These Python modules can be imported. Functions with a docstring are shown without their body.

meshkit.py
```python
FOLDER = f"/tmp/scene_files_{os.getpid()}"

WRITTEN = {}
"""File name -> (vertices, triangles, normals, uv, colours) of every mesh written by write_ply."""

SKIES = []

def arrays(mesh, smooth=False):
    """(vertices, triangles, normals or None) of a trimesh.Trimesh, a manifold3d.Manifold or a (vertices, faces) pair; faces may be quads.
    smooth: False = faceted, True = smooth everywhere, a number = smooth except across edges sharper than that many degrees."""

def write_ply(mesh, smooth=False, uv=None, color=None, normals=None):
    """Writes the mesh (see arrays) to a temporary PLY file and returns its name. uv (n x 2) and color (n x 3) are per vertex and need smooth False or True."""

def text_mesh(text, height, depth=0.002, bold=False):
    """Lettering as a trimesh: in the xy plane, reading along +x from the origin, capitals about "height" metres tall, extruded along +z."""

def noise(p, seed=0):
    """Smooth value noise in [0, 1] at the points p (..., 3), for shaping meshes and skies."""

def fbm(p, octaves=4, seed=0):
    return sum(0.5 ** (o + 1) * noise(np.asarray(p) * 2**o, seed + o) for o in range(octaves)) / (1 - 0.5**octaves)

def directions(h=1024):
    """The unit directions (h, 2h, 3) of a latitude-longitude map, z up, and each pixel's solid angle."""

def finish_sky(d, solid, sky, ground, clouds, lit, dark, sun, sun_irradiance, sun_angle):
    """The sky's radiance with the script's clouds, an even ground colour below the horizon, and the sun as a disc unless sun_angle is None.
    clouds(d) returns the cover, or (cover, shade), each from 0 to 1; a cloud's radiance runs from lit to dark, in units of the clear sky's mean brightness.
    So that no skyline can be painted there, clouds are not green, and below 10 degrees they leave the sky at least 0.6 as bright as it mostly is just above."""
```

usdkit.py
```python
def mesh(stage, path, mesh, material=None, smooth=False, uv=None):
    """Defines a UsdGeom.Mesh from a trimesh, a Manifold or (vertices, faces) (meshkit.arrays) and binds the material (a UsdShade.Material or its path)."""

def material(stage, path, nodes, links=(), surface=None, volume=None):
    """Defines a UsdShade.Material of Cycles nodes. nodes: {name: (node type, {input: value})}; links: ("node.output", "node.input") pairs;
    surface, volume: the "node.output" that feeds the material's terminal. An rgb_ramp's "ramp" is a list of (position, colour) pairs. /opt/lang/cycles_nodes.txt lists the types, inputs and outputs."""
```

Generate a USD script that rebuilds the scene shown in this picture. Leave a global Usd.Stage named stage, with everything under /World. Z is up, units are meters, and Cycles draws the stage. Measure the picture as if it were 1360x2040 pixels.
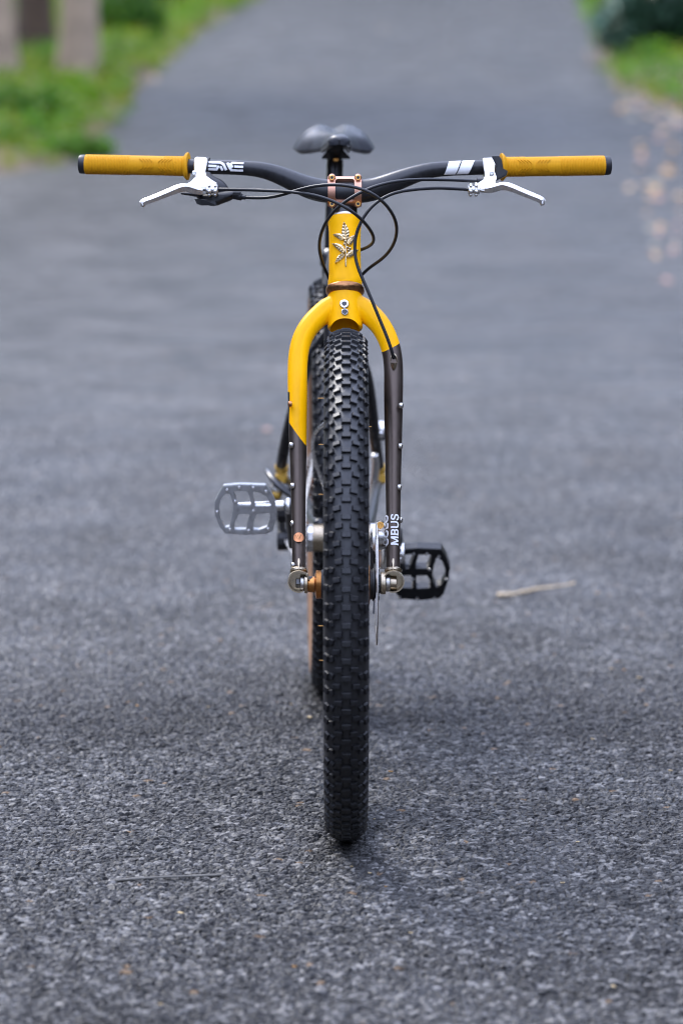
import math, random
import numpy as np, trimesh, manifold3d as m3, shapely
from shapely.geometry import Polygon, Point, LineString, box as sbox
from shapely.ops import unary_union
from shapely import affinity
from scipy.interpolate import make_interp_spline
from scipy.spatial import cKDTree
import usdkit, meshkit
from pxr import Usd, UsdGeom, UsdLux, UsdShade, Sdf, Gf, Vt

rng = np.random.default_rng(7)
random.seed(7)
stage = Usd.Stage.CreateInMemory()
UsdGeom.SetStageUpAxis(stage, UsdGeom.Tokens.z)
UsdGeom.SetStageMetersPerUnit(stage, 1.0)
UsdGeom.Xform.Define(stage, '/World')
UsdGeom.Scope.Define(stage, '/World/Looks')

# ------------------------------------------------------------------ camera, sky, sun, exposure
CD, CH, CT, CF = 4.9295, 1.1219, 0.1301, 6855.0       # distance and height of the lens, pitch, focal length in photo pixels
EXPOSURE = 1.3
SUN_EL, SUN_AZ, SUN_INT, SUN_ANGLE = math.radians(50), math.radians(-38), 0.36, 26.0   # azimuth = atan2(x, y)
SKY = 0.13
cam = UsdGeom.Camera.Define(stage, '/World/camera')
cam.CreateHorizontalApertureAttr(24.0); cam.CreateVerticalApertureAttr(36.0)
cam.CreateFocalLengthAttr(24.0 * CF / 1360.0)
cam.CreateClippingRangeAttr(Gf.Vec2f(0.1, 600.0))
cam.CreateFStopAttr(3.7); cam.CreateFocusDistanceAttr(5.06)
cam.CreateExposureAttr(EXPOSURE)
UsdGeom.Xformable(cam).AddTranslateOp().Set(Gf.Vec3d(0, -CD, CH))
UsdGeom.Xformable(cam).AddRotateXOp().Set(90.0 - math.degrees(CT))

dome = UsdLux.DomeLight.Define(stage, '/World/sky')
dome.GetPrim().SetCustomDataByKey('kind', 'structure')
skymat = usdkit.material(stage, '/World/Looks/sky', {
    'sky': ('sky_texture', {'sky_type': 'single_scattering', 'sun_disc': False, 'sun_elevation': SUN_EL, 'sun_rotation': SUN_AZ, 'aerosol_density': 1.5}),
    'tc': ('texture_coordinate', {}),
    'n': ('noise_texture', {'scale': 2.2, 'detail': 6.0, 'roughness': 0.55}),
    'r': ('rgb_ramp', {'ramp': [(0.30, (0.40, 0.40, 0.40)), (0.65, (0.90, 0.90, 0.90))]}),
    'cl': ('color', {'value': (6.2, 7.0, 10.0)}), 'sx': ('separate_xyz', {}), 'el': ('map_range', {'from_min': 0.0, 'from_max': 1.0, 'to_min': .55, 'to_max': 1.55, 'clamp': True}), 'cx': ('vector_math', {'math_type': 'scale'}),
    'mx': ('mix_color', {'blend_type': 'mix'}),
    'bg': ('background_shader', {'strength': SKY})},
    [('tc.generated', 'n.vector'), ('n.fac', 'r.fac'), ('r.color', 'mx.fac'), ('sky.color', 'mx.a'), ('tc.generated', 'sx.vector'), ('sx.z', 'el.value'), ('cl.color', 'cx.vector1'), ('el.result', 'cx.scale'), ('cx.vector', 'mx.b'), ('mx.result', 'bg.color')], surface='bg.background')
UsdShade.MaterialBindingAPI.Apply(dome.GetPrim()).Bind(skymat)
sun = UsdLux.DistantLight.Define(stage, '/World/sun')
sun.CreateNormalizeAttr(True) if hasattr(sun, 'CreateNormalizeAttr') else None
sun.CreateIntensityAttr(SUN_INT); sun.CreateAngleAttr(SUN_ANGLE); sun.CreateColorAttr(Gf.Vec3f(1.0, 0.96, 0.9))
UsdGeom.Xformable(sun).AddRotateZOp().Set(-math.degrees(SUN_AZ))
UsdGeom.Xformable(sun).AddRotateXOp().Set(-(90 - math.degrees(SUN_EL)))

# ------------------------------------------------------------------ helpers: writing prims
used = {}
def numbered(parent, name):
    k = used.get((parent, name), 0); used[(parent, name)] = k + 1
    return f'{parent}/{name}' if k == 0 else f'{parent}/{name}_{k:03d}'
def meta(prim, label=None, category=None, group=None, kind=None):
    for k, v in (('label', label), ('category', category), ('group', group), ('kind', kind)):
        if v: prim.SetCustomDataByKey(k, v)
BASE = {}
def thing(name, label, category, loc=(0, 0, 0), group=None):
    path = numbered('/World', name)
    x = UsdGeom.Xform.Define(stage, path); x.AddTranslateOp().Set(Gf.Vec3d(*map(float, loc)))
    meta(x.GetPrim(), label, category, group); BASE[path] = np.asarray(loc, float)
    return path
def part(parent, name, mesh, mat, smooth=35, label=None, kind=None, tone=None):
    """one Mesh prim below parent; the mesh's points are world coordinates, stored relative to the thing's base"""
    path = numbered(parent, name)
    top = '/'.join(parent.split('/')[:3])
    b = BASE.get(top)
    v, f, n = meshkit.arrays(mesh, smooth)
    if b is not None: v = v - b
    g = usdkit.mesh(stage, path, (v, f), mat)
    if n is not None:
        g.CreateNormalsAttr(Vt.Vec3fArray.FromNumpy(n.astype(np.float32))); g.SetNormalsInterpolation('vertex')
    if tone is not None:
        UsdGeom.PrimvarsAPI(g).CreatePrimvar('tone', Sdf.ValueTypeNames.Color3fArray, 'vertex').Set(Vt.Vec3fArray.FromNumpy(np.asarray(tone, np.float32)))
    meta(g.GetPrim(), label, kind=kind)
    return path
def top(name, mesh, mat, label=None, category=None, group=None, kind=None, smooth=35, tone=None):
    p = part('/World', name, mesh, mat, smooth, None, None, tone)
    meta(stage.GetPrimAtPath(p), label, category, group, kind)
    return p

# ------------------------------------------------------------------ helpers: places
cT, sT = math.cos(CT), math.sin(CT)
def ray(px, py):
    u = (1020 - py) / CF
    return np.array([(px - 680) / CF, cT + sT * u, -sT + cT * u])
def P(px, py, Y):
    """the point of the place that is seen at a photo pixel, at depth Y behind the front axle"""
    d = ray(px, py); t = (Y + CD) / d[1]
    return np.array([d[0] * t, Y, CH + d[2] * t])
def S(Y, py=1020):
    """metres per photo pixel at depth Y"""
    return (Y + CD) / (cT + sT * (1020 - py) / CF) / CF
def rise(Y):
    Y = np.asarray(Y, float)
    return np.where(Y < 2, 0, np.where(Y < 24, .072 * (Y - 2) ** 2 / 44, .072 * 11 + .072 * (Y - 24)))
def G(px, py):
    d = ray(px, py); lo, hi = 2.0, 120.0
    f = lambda t: CH + d[2] * t - float(rise(-CD + d[1] * t))
    ts = np.linspace(1, 120, 2400); k = next(i for i, t in enumerate(ts) if f(t) <= 0)
    a, b = ts[k - 1], ts[k]
    for _ in range(40):
        m = (a + b) / 2
        if f(m) > 0: a = m
        else: b = m
    return np.array([d[0] * b, -CD + d[1] * b, CH + d[2] * b])

# ------------------------------------------------------------------ helpers: shapes
def unit(v): v = np.asarray(v, float); return v / np.linalg.norm(v)
def spline(pts, n):
    pts = np.asarray(pts, float)
    if len(pts) < 3: return pts[0] + np.linspace(0, 1, n)[:, None] * (pts[-1] - pts[0])
    t = np.r_[0, np.cumsum(np.linalg.norm(np.diff(pts[:, :3], axis=0), axis=1) ** .6)]
    return make_interp_spline(t, pts, k=min(3, len(pts) - 1))(np.linspace(0, t[-1], n))
def tube(pts, r, n=None, seg=20, flat=1.0, up=None, smoothpath=True, caps=True):
    """swept tube; r a number or one per point; flat squeezes the section along the second normal"""
    pts = np.asarray(pts, float); r = np.broadcast_to(np.asarray(r, float), (len(pts),))
    q = np.c_[pts, r]
    if smoothpath and len(pts) > 2: q = spline(q, n or 8 * len(pts))
    c, rr = q[:, :3], q[:, 3]
    T = np.gradient(c, axis=0); T /= np.linalg.norm(T, axis=1)[:, None]
    u = np.asarray(up if up is not None else ([0, 0, 1] if abs(T[0][2]) < .8 else [0, 1, 0]), float)
    V = []
    a = np.linspace(0, 2 * np.pi, seg, endpoint=False)
    for i in range(len(c)):
        u = unit(u - T[i] * (u @ T[i])); w = np.cross(T[i], u)
        V.append(c[i] + rr[i] * (np.cos(a)[:, None] * w + flat * np.sin(a)[:, None] * u))
    V = np.vstack(V); F = []
    m = len(c); i = np.arange(m - 1)[:, None] * seg; j = np.arange(seg); k = (j + 1) % seg
    A, B, C, Dd = i + j, i + k, i + seg + k, i + seg + j
    F = np.concatenate([np.stack([A, B, C], -1).reshape(-1, 3), np.stack([A, C, Dd], -1).reshape(-1, 3)])
    if caps:
        V = np.vstack([V, c[0], c[-1]]); o = m * seg
        F = np.vstack([F, np.stack([np.full(seg, o), k, j], -1), np.stack([np.full(seg, o + 1), (m - 1) * seg + j, (m - 1) * seg + k], -1)])
    t = trimesh.Trimesh(V, F, process=False)
    return t
def frame(o, z, x=None):
    z = unit(z); x = np.asarray(x if x is not None else ([1, 0, 0] if abs(z[0]) < .9 else [0, 1, 0]), float)
    x = unit(x - z * (x @ z)); y = np.cross(z, x)
    M = np.eye(4); M[:3, 0], M[:3, 1], M[:3, 2], M[:3, 3] = x, y, z, o
    return M
def put(mesh, o, z=(0, 0, 1), x=None):
    m = mesh.copy(); m.apply_transform(frame(o, z, x)); return m
def lathe(profile, seg=28):
    """(radius, height) pairs turned about z"""
    pr = np.asarray(profile, float); a = np.linspace(0, 2 * np.pi, seg, endpoint=False)
    V = np.stack([pr[:, 0][:, None] * np.cos(a), pr[:, 0][:, None] * np.sin(a), np.repeat(pr[:, 1][:, None], seg, 1)], -1).reshape(-1, 3)
    m = len(pr); i = np.arange(m - 1)[:, None] * seg; j = np.arange(seg); k = (j + 1) % seg
    A, B, C, Dd = i + j, i + k, i + seg + k, i + seg + j
    F = np.concatenate([np.stack([A, B, C], -1).reshape(-1, 3), np.stack([A, C, Dd], -1).reshape(-1, 3)])
    t = trimesh.Trimesh(V, F, process=True); t.update_faces(t.nondegenerate_faces()); t.fix_normals()
    return t
def cyl(a, b, r, r2=None, seg=24, bev=0.0):
    a, b = np.asarray(a, float), np.asarray(b, float); L = np.linalg.norm(b - a); r2 = r if r2 is None else r2
    e = min(bev, L * .4)
    prof = [(0, 0), (r - e, 0), (r, e), (r2, L - e), (r2 - e, L), (0, L)] if e else [(0, 0), (r, 0), (r2, L), (0, L)]
    return put(lathe(prof, seg), a, b - a)
def hull(pts): return trimesh.convex.convex_hull(np.asarray(pts, float))
def cbox(sx, sy, sz, c=.002):
    p = []
    for s in np.ndindex(2, 2, 2):
        h = np.array([sx, sy, sz]) / 2; s = np.array(s) * 2 - 1
        for k in range(3):
            e = np.full(3, c); e[k] = 0; p.append(s * (h - e))
    return hull(p)
def join(*ms): return trimesh.util.concatenate([m for m in ms])
def man(mesh):
    mesh = trimesh.Trimesh(mesh.vertices, mesh.faces, process=True)
    if mesh.volume < 0: mesh.invert()
    return m3.Manifold(m3.Mesh(np.asarray(mesh.vertices, np.float32), np.asarray(mesh.faces, np.uint32)))
def tm(m):
    k = m.to_mesh(); return trimesh.Trimesh(np.array(k.vert_properties[:, :3], float), np.array(k.tri_verts), process=True)
def extr(poly, h, bev=0.0):
    gs = getattr(poly, 'geoms', [poly]); out = []
    for g in gs:
        if g.is_empty: continue
        if bev:
            a = trimesh.creation.extrude_polygon(g, h - bev, engine='earcut')
            s = g.buffer(-bev)
            for q in getattr(s, 'geoms', [s]):
                if not q.is_empty:
                    b = trimesh.creation.extrude_polygon(q, bev, engine='earcut'); b.apply_translation([0, 0, h - bev]); out.append(b)
            out.append(a)
        else: out.append(trimesh.creation.extrude_polygon(g, h, engine='earcut'))
    return join(*out)
def wrap(flat, o, axis, front, r, edge=.0025, grow=0.0):
    """bends a flat mesh (x along the axis, y around it, z outwards) on to a cylinder of radius r whose axis passes through o"""
    v, f = trimesh.remesh.subdivide_to_size(flat.vertices, flat.faces, edge, max_iter=8)
    axis = unit(axis); front = unit(front - axis * (np.dot(front, axis))); side = np.cross(front, axis)
    side = -side if np.dot(np.cross(axis, side), front) < 0 else side
    a = v[:, 1] / r; rad = (r + v[:, 2] + grow * v[:, 0])[:, None]
    w = o + v[:, :1] * axis + rad * (np.cos(a)[:, None] * front + np.sin(a)[:, None] * side)
    return trimesh.Trimesh(w, f, process=True)

# ------------------------------------------------------------------ materials
def look(name, color, rough=.5, metal=0.0, coat=0.0, vary=0.0, scale=40.0, bump=0.0, bscale=400.0, spec=.5, rvary=0.0, sheen=0.0):
    n = {'p': ('principled_bsdf', {'base_color': color, 'roughness': rough, 'metallic': metal, 'coat_weight': coat, 'coat_roughness': .12, 'specular_ior_level': spec, 'sheen_weight': sheen}),
         'tc': ('geometry', {})}
    l = []
    if vary:
        n['n'] = ('noise_texture', {'scale': scale, 'detail': 5.0, 'roughness': .6})
        lo, hi = [max(0, c * (1 - vary)) for c in color], [min(1, c * (1 + vary)) for c in color]
        n['r'] = ('rgb_ramp', {'ramp': [(.3, lo), (.7, hi)]})
        l += [('tc.position', 'n.vector'), ('n.fac', 'r.fac'), ('r.color', 'p.base_color')]
    if rvary:
        n['n2'] = ('noise_texture', {'scale': scale * 1.7, 'detail': 6.0, 'roughness': .65})
        n['mr'] = ('map_range', {'from_min': .3, 'from_max': .7, 'to_min': max(.02, rough - rvary), 'to_max': min(1, rough + rvary)})
        l += [('tc.position', 'n2.vector'), ('n2.fac', 'mr.value'), ('mr.result', 'p.roughness')]
    if bump:
        n['b'] = ('noise_texture', {'scale': bscale, 'detail': 3.0})
        n['bm'] = ('bump', {'height': 1.0, 'strength': .5, 'distance': bump})
        l += [('tc.position', 'b.vector'), ('b.fac', 'bm.height'), ('bm.normal', 'p.normal')]
    return usdkit.material(stage, f'/World/Looks/{name}', n, l, surface='p.BSDF')

YELLOW = (.95, .46, .001)
M = dict(
    yellow=look('yellow_paint', YELLOW, .42, spec=.13, rvary=.05),
    black=look('black_paint', (.006, .006, .007), .30, coat=.4, rvary=.08),
    carbon=look('matt_carbon', (.009, .009, .010), .32, vary=.2, rvary=.08),
    rubber=look('tyre_rubber', (.0065, .0066, .0072), .42, spec=.6, vary=.35, scale=60, bump=.0006, bscale=900, rvary=.12),
    knob=look('tread_rubber', (.0045, .0045, .005), .40, spec=.5, vary=.4, scale=90, bump=.0004, bscale=1200, rvary=.14),
    tan=look('tan_sidewall', (.27, .145, .075), .65, vary=.15, bump=.0003),
    grip=look('mustard_rubber', (.60, .28, .008), .55, spec=.12, bump=.0002, bscale=1500),
    plastic=look('black_plastic', (.008, .008, .009), .4, rvary=.1),
    silver=look('polished_silver', (.83, .82, .80), .27, 1.0, rvary=.07, scale=80),
    lever=look('satin_aluminium', (.80, .78, .74), .36, 1.0, rvary=.06, scale=80),
    steel=look('dull_steel', (.52, .50, .46), .34, 1.0, vary=.15, rvary=.1),
    darksteel=look('dark_titanium', (.10, .10, .10), .38, 1.0, rvary=.1),
    copper=look('copper_anodised', (.62, .33, .23), .40, 1.0, rvary=.08),
    bronze=look('bronze_ring', (.40, .19, .085), .30, 1.0, rvary=.08, scale=60),
    gold=look('gold_bolt', (.82, .44, .13), .28, 1.0),
    orange=look('orange_hub', (.52, .23, .07), .30, 1.0, rvary=.06),
    brass=look('antique_brass', (.72, .58, .36), .32, 1.0, vary=.4, scale=300, rvary=.12),
    brown=look('brown_metallic', (.16, .12, .09), .36, .75, coat=.3, vary=.15, rvary=.07),
    olive=look('raw_brass_metal', (.50, .42, .30), .30, 1.0, vary=.2, rvary=.1),
    white=look('white_print', (.80, .80, .80), .5),
    badge=look('copper_badge', (.70, .30, .14), .38, .8, vary=.1),
    saddle=look('black_saddle_leather', (.015, .0165, .020), .37, coat=.15, rvary=.06, bump=.0002, bscale=900),
    chrome=look('bright_spoke', (.7, .7, .7), .2, 1.0),
    cogs=look('cassette_steel', (.30, .29, .27), .3, 1.0, vary=.4, scale=300),
    lug=look('gold_yellow_lug', (.55, .33, .05), .35, .2, coat=.3),
)

# ================================================================== road, verges, ground
def ground_height(x, y): return rise(y)
STONE = .0090
x0, x1, y0, y1 = -1.12, 1.12, -1.22, 8.0
ROWS = [y0]
while ROWS[-1] < y1: ROWS.append(ROWS[-1] + .0026 + max(0, ROWS[-1] - .9) * .0036)
ROWS = np.array(ROWS)
xs = np.r_[np.linspace(-60, -12, 7), np.linspace(-11, -1.2, 60), np.arange(x0, -.62, .0045), np.arange(-.62, .62, .0026), np.arange(.62, x1, .0045), np.linspace(1.2, 9, 48), np.linspace(10, 60, 7)]
ys = np.r_[np.linspace(-40, -4, 10), np.linspace(-3.6, -1.35, 12), ROWS, np.linspace(8.1, 12, 30), np.linspace(12.4, 70, 120), np.linspace(75, 160, 12)]
X, Y = np.meshgrid(xs, ys)
pts = np.stack([X.ravel(), Y.ravel()], 1)
Z = rise(pts[:, 1])
fine = (pts[:, 0] > x0 - .01) & (pts[:, 0] < x1 + .01) & (pts[:, 1] > y0 - .01) & (pts[:, 1] < y1 + .01)
q = pts[fine]
nx, ny = int((x1 - x0 + .1) / STONE), int((y1 - y0 + .1) / STONE)
seeds = np.stack(np.meshgrid(np.arange(nx), np.arange(ny)), -1).reshape(-1, 2) * STONE + [x0 - .05, y0 - .05]
seeds = seeds + rng.uniform(-.55, .55, seeds.shape) * STONE
keep = rng.random(len(seeds)) > .22                      # missing stones leave wider ones and pits
seeds = seeds[keep]
d, ix = cKDTree(seeds).query(q, k=2)
hs = rng.uniform(0, 1, len(seeds)) ** 1.3
tilt = rng.normal(0, .13, (len(seeds), 2))
rel = q - seeds[ix[:, 0]]
h = .0026 * hs[ix[:, 0]] + (tilt[ix[:, 0]] * rel).sum(1) + np.minimum((d[:, 1] - d[:, 0]) * 1.15, .0029) - .0041
h += .004 * (meshkit.fbm(np.c_[q * 2.3, 0 * q[:, 0]], 3, 5) - .5)
edge = np.minimum.reduce([q[:, 0] - x0, x1 - q[:, 0], q[:, 1] - y0, y1 - q[:, 1]])
h *= np.clip(edge / .06, 0, 1) * np.clip((8.0 - q[:, 1]) / 3.0, 0, 1)
Z[fine] += h
tone = np.full((len(pts), 3), .5)
st = np.clip(rng.normal(.5, .27, len(seeds)), .05, 1); tone[fine, 0] = st[ix[:, 0]]
fade = np.clip((8.0 - q[:, 1]) / 3.0, 0, 1)
tone[fine, 1] = np.clip((d[:, 1] - d[:, 0]) / .0022, 0, 1) * fade + .45 * (1 - fade); tone[~fine, 1] = .45
warm = rng.random(len(seeds)); tone[fine, 2] = (warm[ix[:, 0]] > .9965)
tone[~fine, 2] = 0
nxg, nyg = len(xs), len(ys)
I = (np.arange(nyg - 1)[:, None] * nxg + np.arange(nxg - 1)).ravel()
F = np.vstack([np.stack([I, I + 1, I + nxg + 1], 1), np.stack([I, I + nxg + 1, I + nxg], 1)])
road_look = usdkit.material(stage, '/World/Looks/asphalt', {
    'g': ('geometry', {}), 'a': ('attribute', {'attribute': 'tone'}), 's': ('separate_color', {}),
    'big': ('noise_texture', {'scale': 1.1, 'detail': 5.0, 'roughness': .6}),
    'bigr': ('rgb_ramp', {'ramp': [(.3, (.72, .72, .72)), (.7, (1.25, 1.25, 1.25))]}),
    'stone': ('rgb_ramp', {'ramp': [(0, (.006, .0058, .0055)), (.5, (.024, .023, .022)), (.85, (.058, .056, .053)), (1, (.14, .134, .124))]}),
    'mid': ('noise_texture', {'scale': 26.0, 'detail': 6.0, 'roughness': .75}), 'midr': ('rgb_ramp', {'ramp': [(.32, (.35, .35, .35)), (.68, (1.8, 1.8, 1.8))]}), 'mul2': ('mix_color', {'blend_type': 'multiply', 'fac': 1.0}),
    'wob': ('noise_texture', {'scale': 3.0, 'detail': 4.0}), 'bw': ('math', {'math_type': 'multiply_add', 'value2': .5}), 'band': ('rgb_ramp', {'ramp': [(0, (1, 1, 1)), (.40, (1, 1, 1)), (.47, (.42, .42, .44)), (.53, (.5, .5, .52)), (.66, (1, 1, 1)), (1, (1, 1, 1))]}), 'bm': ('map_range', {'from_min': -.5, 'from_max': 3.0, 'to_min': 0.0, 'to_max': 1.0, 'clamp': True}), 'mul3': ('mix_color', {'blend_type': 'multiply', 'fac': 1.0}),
    'vor': ('voronoi_texture', {'scale': 120.0}), 'vs': ('separate_color', {}),
    'am': ('math', {'math_type': 'multiply_add', 'value2': 1.0, 'value3': -.5}),
    'add': ('math', {'math_type': 'add'}),
    'mul': ('mix_color', {'blend_type': 'multiply', 'fac': 1.0}),
    'warm': ('mix_color', {'blend_type': 'mix', 'b': (.16, .10, .05)}),
    'bind': ('mix_color', {'blend_type': 'mix', 'a': (.007, .007, .008)}),
    'pit': ('map_range', {'from_min': 0, 'from_max': .6, 'to_min': 0, 'to_max': 1, 'clamp': True}),
    'fn': ('noise_texture', {'scale': 520.0, 'detail': 4.0}),
    'vb': ('voronoi_texture', {'scale': 110.0}),
    'bsum': ('math', {'math_type': 'add'}),
    'bump': ('bump', {'strength': .55, 'distance': .0016}),
    'rn': ('noise_texture', {'scale': 3.1, 'detail': 4.0}),
    'rr': ('map_range', {'from_min': .3, 'from_max': .7, 'to_min': .30, 'to_max': .56}),
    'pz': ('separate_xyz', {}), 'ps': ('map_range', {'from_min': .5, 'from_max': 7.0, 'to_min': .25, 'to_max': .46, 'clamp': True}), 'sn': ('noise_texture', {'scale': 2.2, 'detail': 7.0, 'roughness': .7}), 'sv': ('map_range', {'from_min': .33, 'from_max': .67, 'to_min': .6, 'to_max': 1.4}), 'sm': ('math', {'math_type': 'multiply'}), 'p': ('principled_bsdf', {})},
    [('g.position', 'big.vector'), ('big.fac', 'bigr.fac'), ('a.color', 's.color'), ('g.position', 'vor.vector'), ('vor.color', 'vs.color'), ('vs.r', 'am.value1'), ('s.r', 'add.value1'), ('am.value', 'add.value2'),
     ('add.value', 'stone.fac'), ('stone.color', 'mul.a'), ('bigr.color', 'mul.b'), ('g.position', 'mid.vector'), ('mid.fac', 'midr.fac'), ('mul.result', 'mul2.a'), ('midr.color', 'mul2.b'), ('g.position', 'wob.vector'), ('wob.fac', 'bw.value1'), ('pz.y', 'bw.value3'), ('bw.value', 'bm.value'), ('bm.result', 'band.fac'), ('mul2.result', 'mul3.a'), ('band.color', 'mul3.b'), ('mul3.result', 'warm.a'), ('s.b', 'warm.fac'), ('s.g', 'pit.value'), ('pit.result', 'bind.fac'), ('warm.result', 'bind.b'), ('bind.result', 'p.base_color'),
     ('g.position', 'fn.vector'), ('g.position', 'vb.vector'), ('fn.fac', 'bsum.value1'), ('vb.distance', 'bsum.value2'), ('bsum.value', 'bump.height'), ('bump.normal', 'p.normal'), ('g.position', 'pz.vector'), ('pz.y', 'ps.value'), ('ps.result', 'sm.value1'), ('g.position', 'sn.vector'), ('sn.fac', 'sv.value'), ('sv.result', 'sm.value2'), ('sm.value', 'p.specular_ior_level'), ('g.position', 'rn.vector'), ('rn.fac', 'rr.value'), ('rr.result', 'p.roughness')], surface='p.BSDF')
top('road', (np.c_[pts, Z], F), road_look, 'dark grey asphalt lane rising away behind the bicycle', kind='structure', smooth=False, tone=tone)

# hills of earth beyond everything, so that the land goes on
a = np.linspace(0, 2 * np.pi, 49)[:-1]
gv = [[0, 40, -2.0]]
for r_, z_ in ((60, -1.5), (200, 3), (500, 8)):
    gv += [[r_ * math.cos(t), 40 + r_ * math.sin(t), z_ if math.sin(t) > 0 else -2.0] for t in a]
gf = [[0, 1 + i, 1 + (i + 1) % 48] for i in range(48)]
for k in range(2):
    o, p_ = 1 + 48 * k, 1 + 48 * (k + 1)
    for i in range(48):
        j = (i + 1) % 48; gf += [[o + i, p_ + i, p_ + j], [o + i, p_ + j, o + j]]
top('ground', (np.array(gv), np.array(gf)), look('far_earth', (.05, .06, .025), .9, vary=.3, scale=.2), 'far grassy land around the lane', kind='structure', smooth=True)

# verges: raised soil with a soft rounded edge on the road
Lp = [G(0, 348), G(110, 332), G(180, 312), G(215, 268), G(290, 172), G(362, 98), G(432, 48), G(505, 2)]
L2 = [p[:2] for p in Lp]
dirL = L2[-1] - L2[-2]; L2.append(L2[-1] + dirL * 2.2)
left_poly = Polygon([L2[0] + (L2[0] - L2[1]) * 12 + [0, -1]] + L2 + [[-18, L2[-1][1]], [-18, L2[0][1] - 3]])
Rp = [G(1360, 226), G(1290, 212), G(1222, 186), G(1190, 135), G(1172, 72), G(1156, 2)]
R2 = [p[:2] for p in Rp]; dirR = R2[-1] - R2[-2]; R2.append(R2[-1] + dirR * 2.2)
right_poly = Polygon([R2[0] + [9, -3]] + R2 + [[16, R2[-1][1]]])
def verge_height(x, y, poly, bank):
    pt = shapely.points(x, y); dd = shapely.distance(pt, poly.exterior); ins = shapely.contains(poly, pt)
    n = meshkit.fbm(np.stack([x * 1.3, y * 1.3, 0 * x], -1), 3, 11)
    return rise(y) + np.where(ins, -.01 + .10 * (1 - np.exp(-dd / .35)) + bank * np.clip(dd - .3, 0, 6) + .10 * (n - .5) * np.clip(dd, 0, 1), -.03 - .2 * dd)
soil_look = look('mossy_soil', (.12, .085, .045), .9, vary=.55, scale=3.0, bump=.02, bscale=30)
for nm, poly, bank, lab in (('verge', left_poly, .05, 'grassy earth bank along the left edge of the lane'), ('verge', right_poly, .03, 'grassy earth verge along the right edge of the lane')):
    bx = poly.buffer(.12).bounds
    gx, gy = np.arange(bx[0], bx[2], .16), np.arange(bx[1], bx[3], .22)
    GX, GY = np.meshgrid(gx, gy); v = np.stack([GX.ravel(), GY.ravel()], 1)
    z = verge_height(v[:, 0], v[:, 1], poly, bank)
    I = (np.arange(len(gy) - 1)[:, None] * len(gx) + np.arange(len(gx) - 1)).ravel()
    f = np.vstack([np.stack([I, I + 1, I + len(gx) + 1], 1), np.stack([I, I + len(gx) + 1, I + len(gx)], 1)])
    ok = shapely.contains(poly.buffer(.3), shapely.points(v)); f = f[ok[f].all(1)]
    t = trimesh.Trimesh(np.c_[v, z], f, process=False); t.remove_unreferenced_vertices()
    top(nm, t, soil_look, lab, kind='structure', smooth=True)

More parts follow.
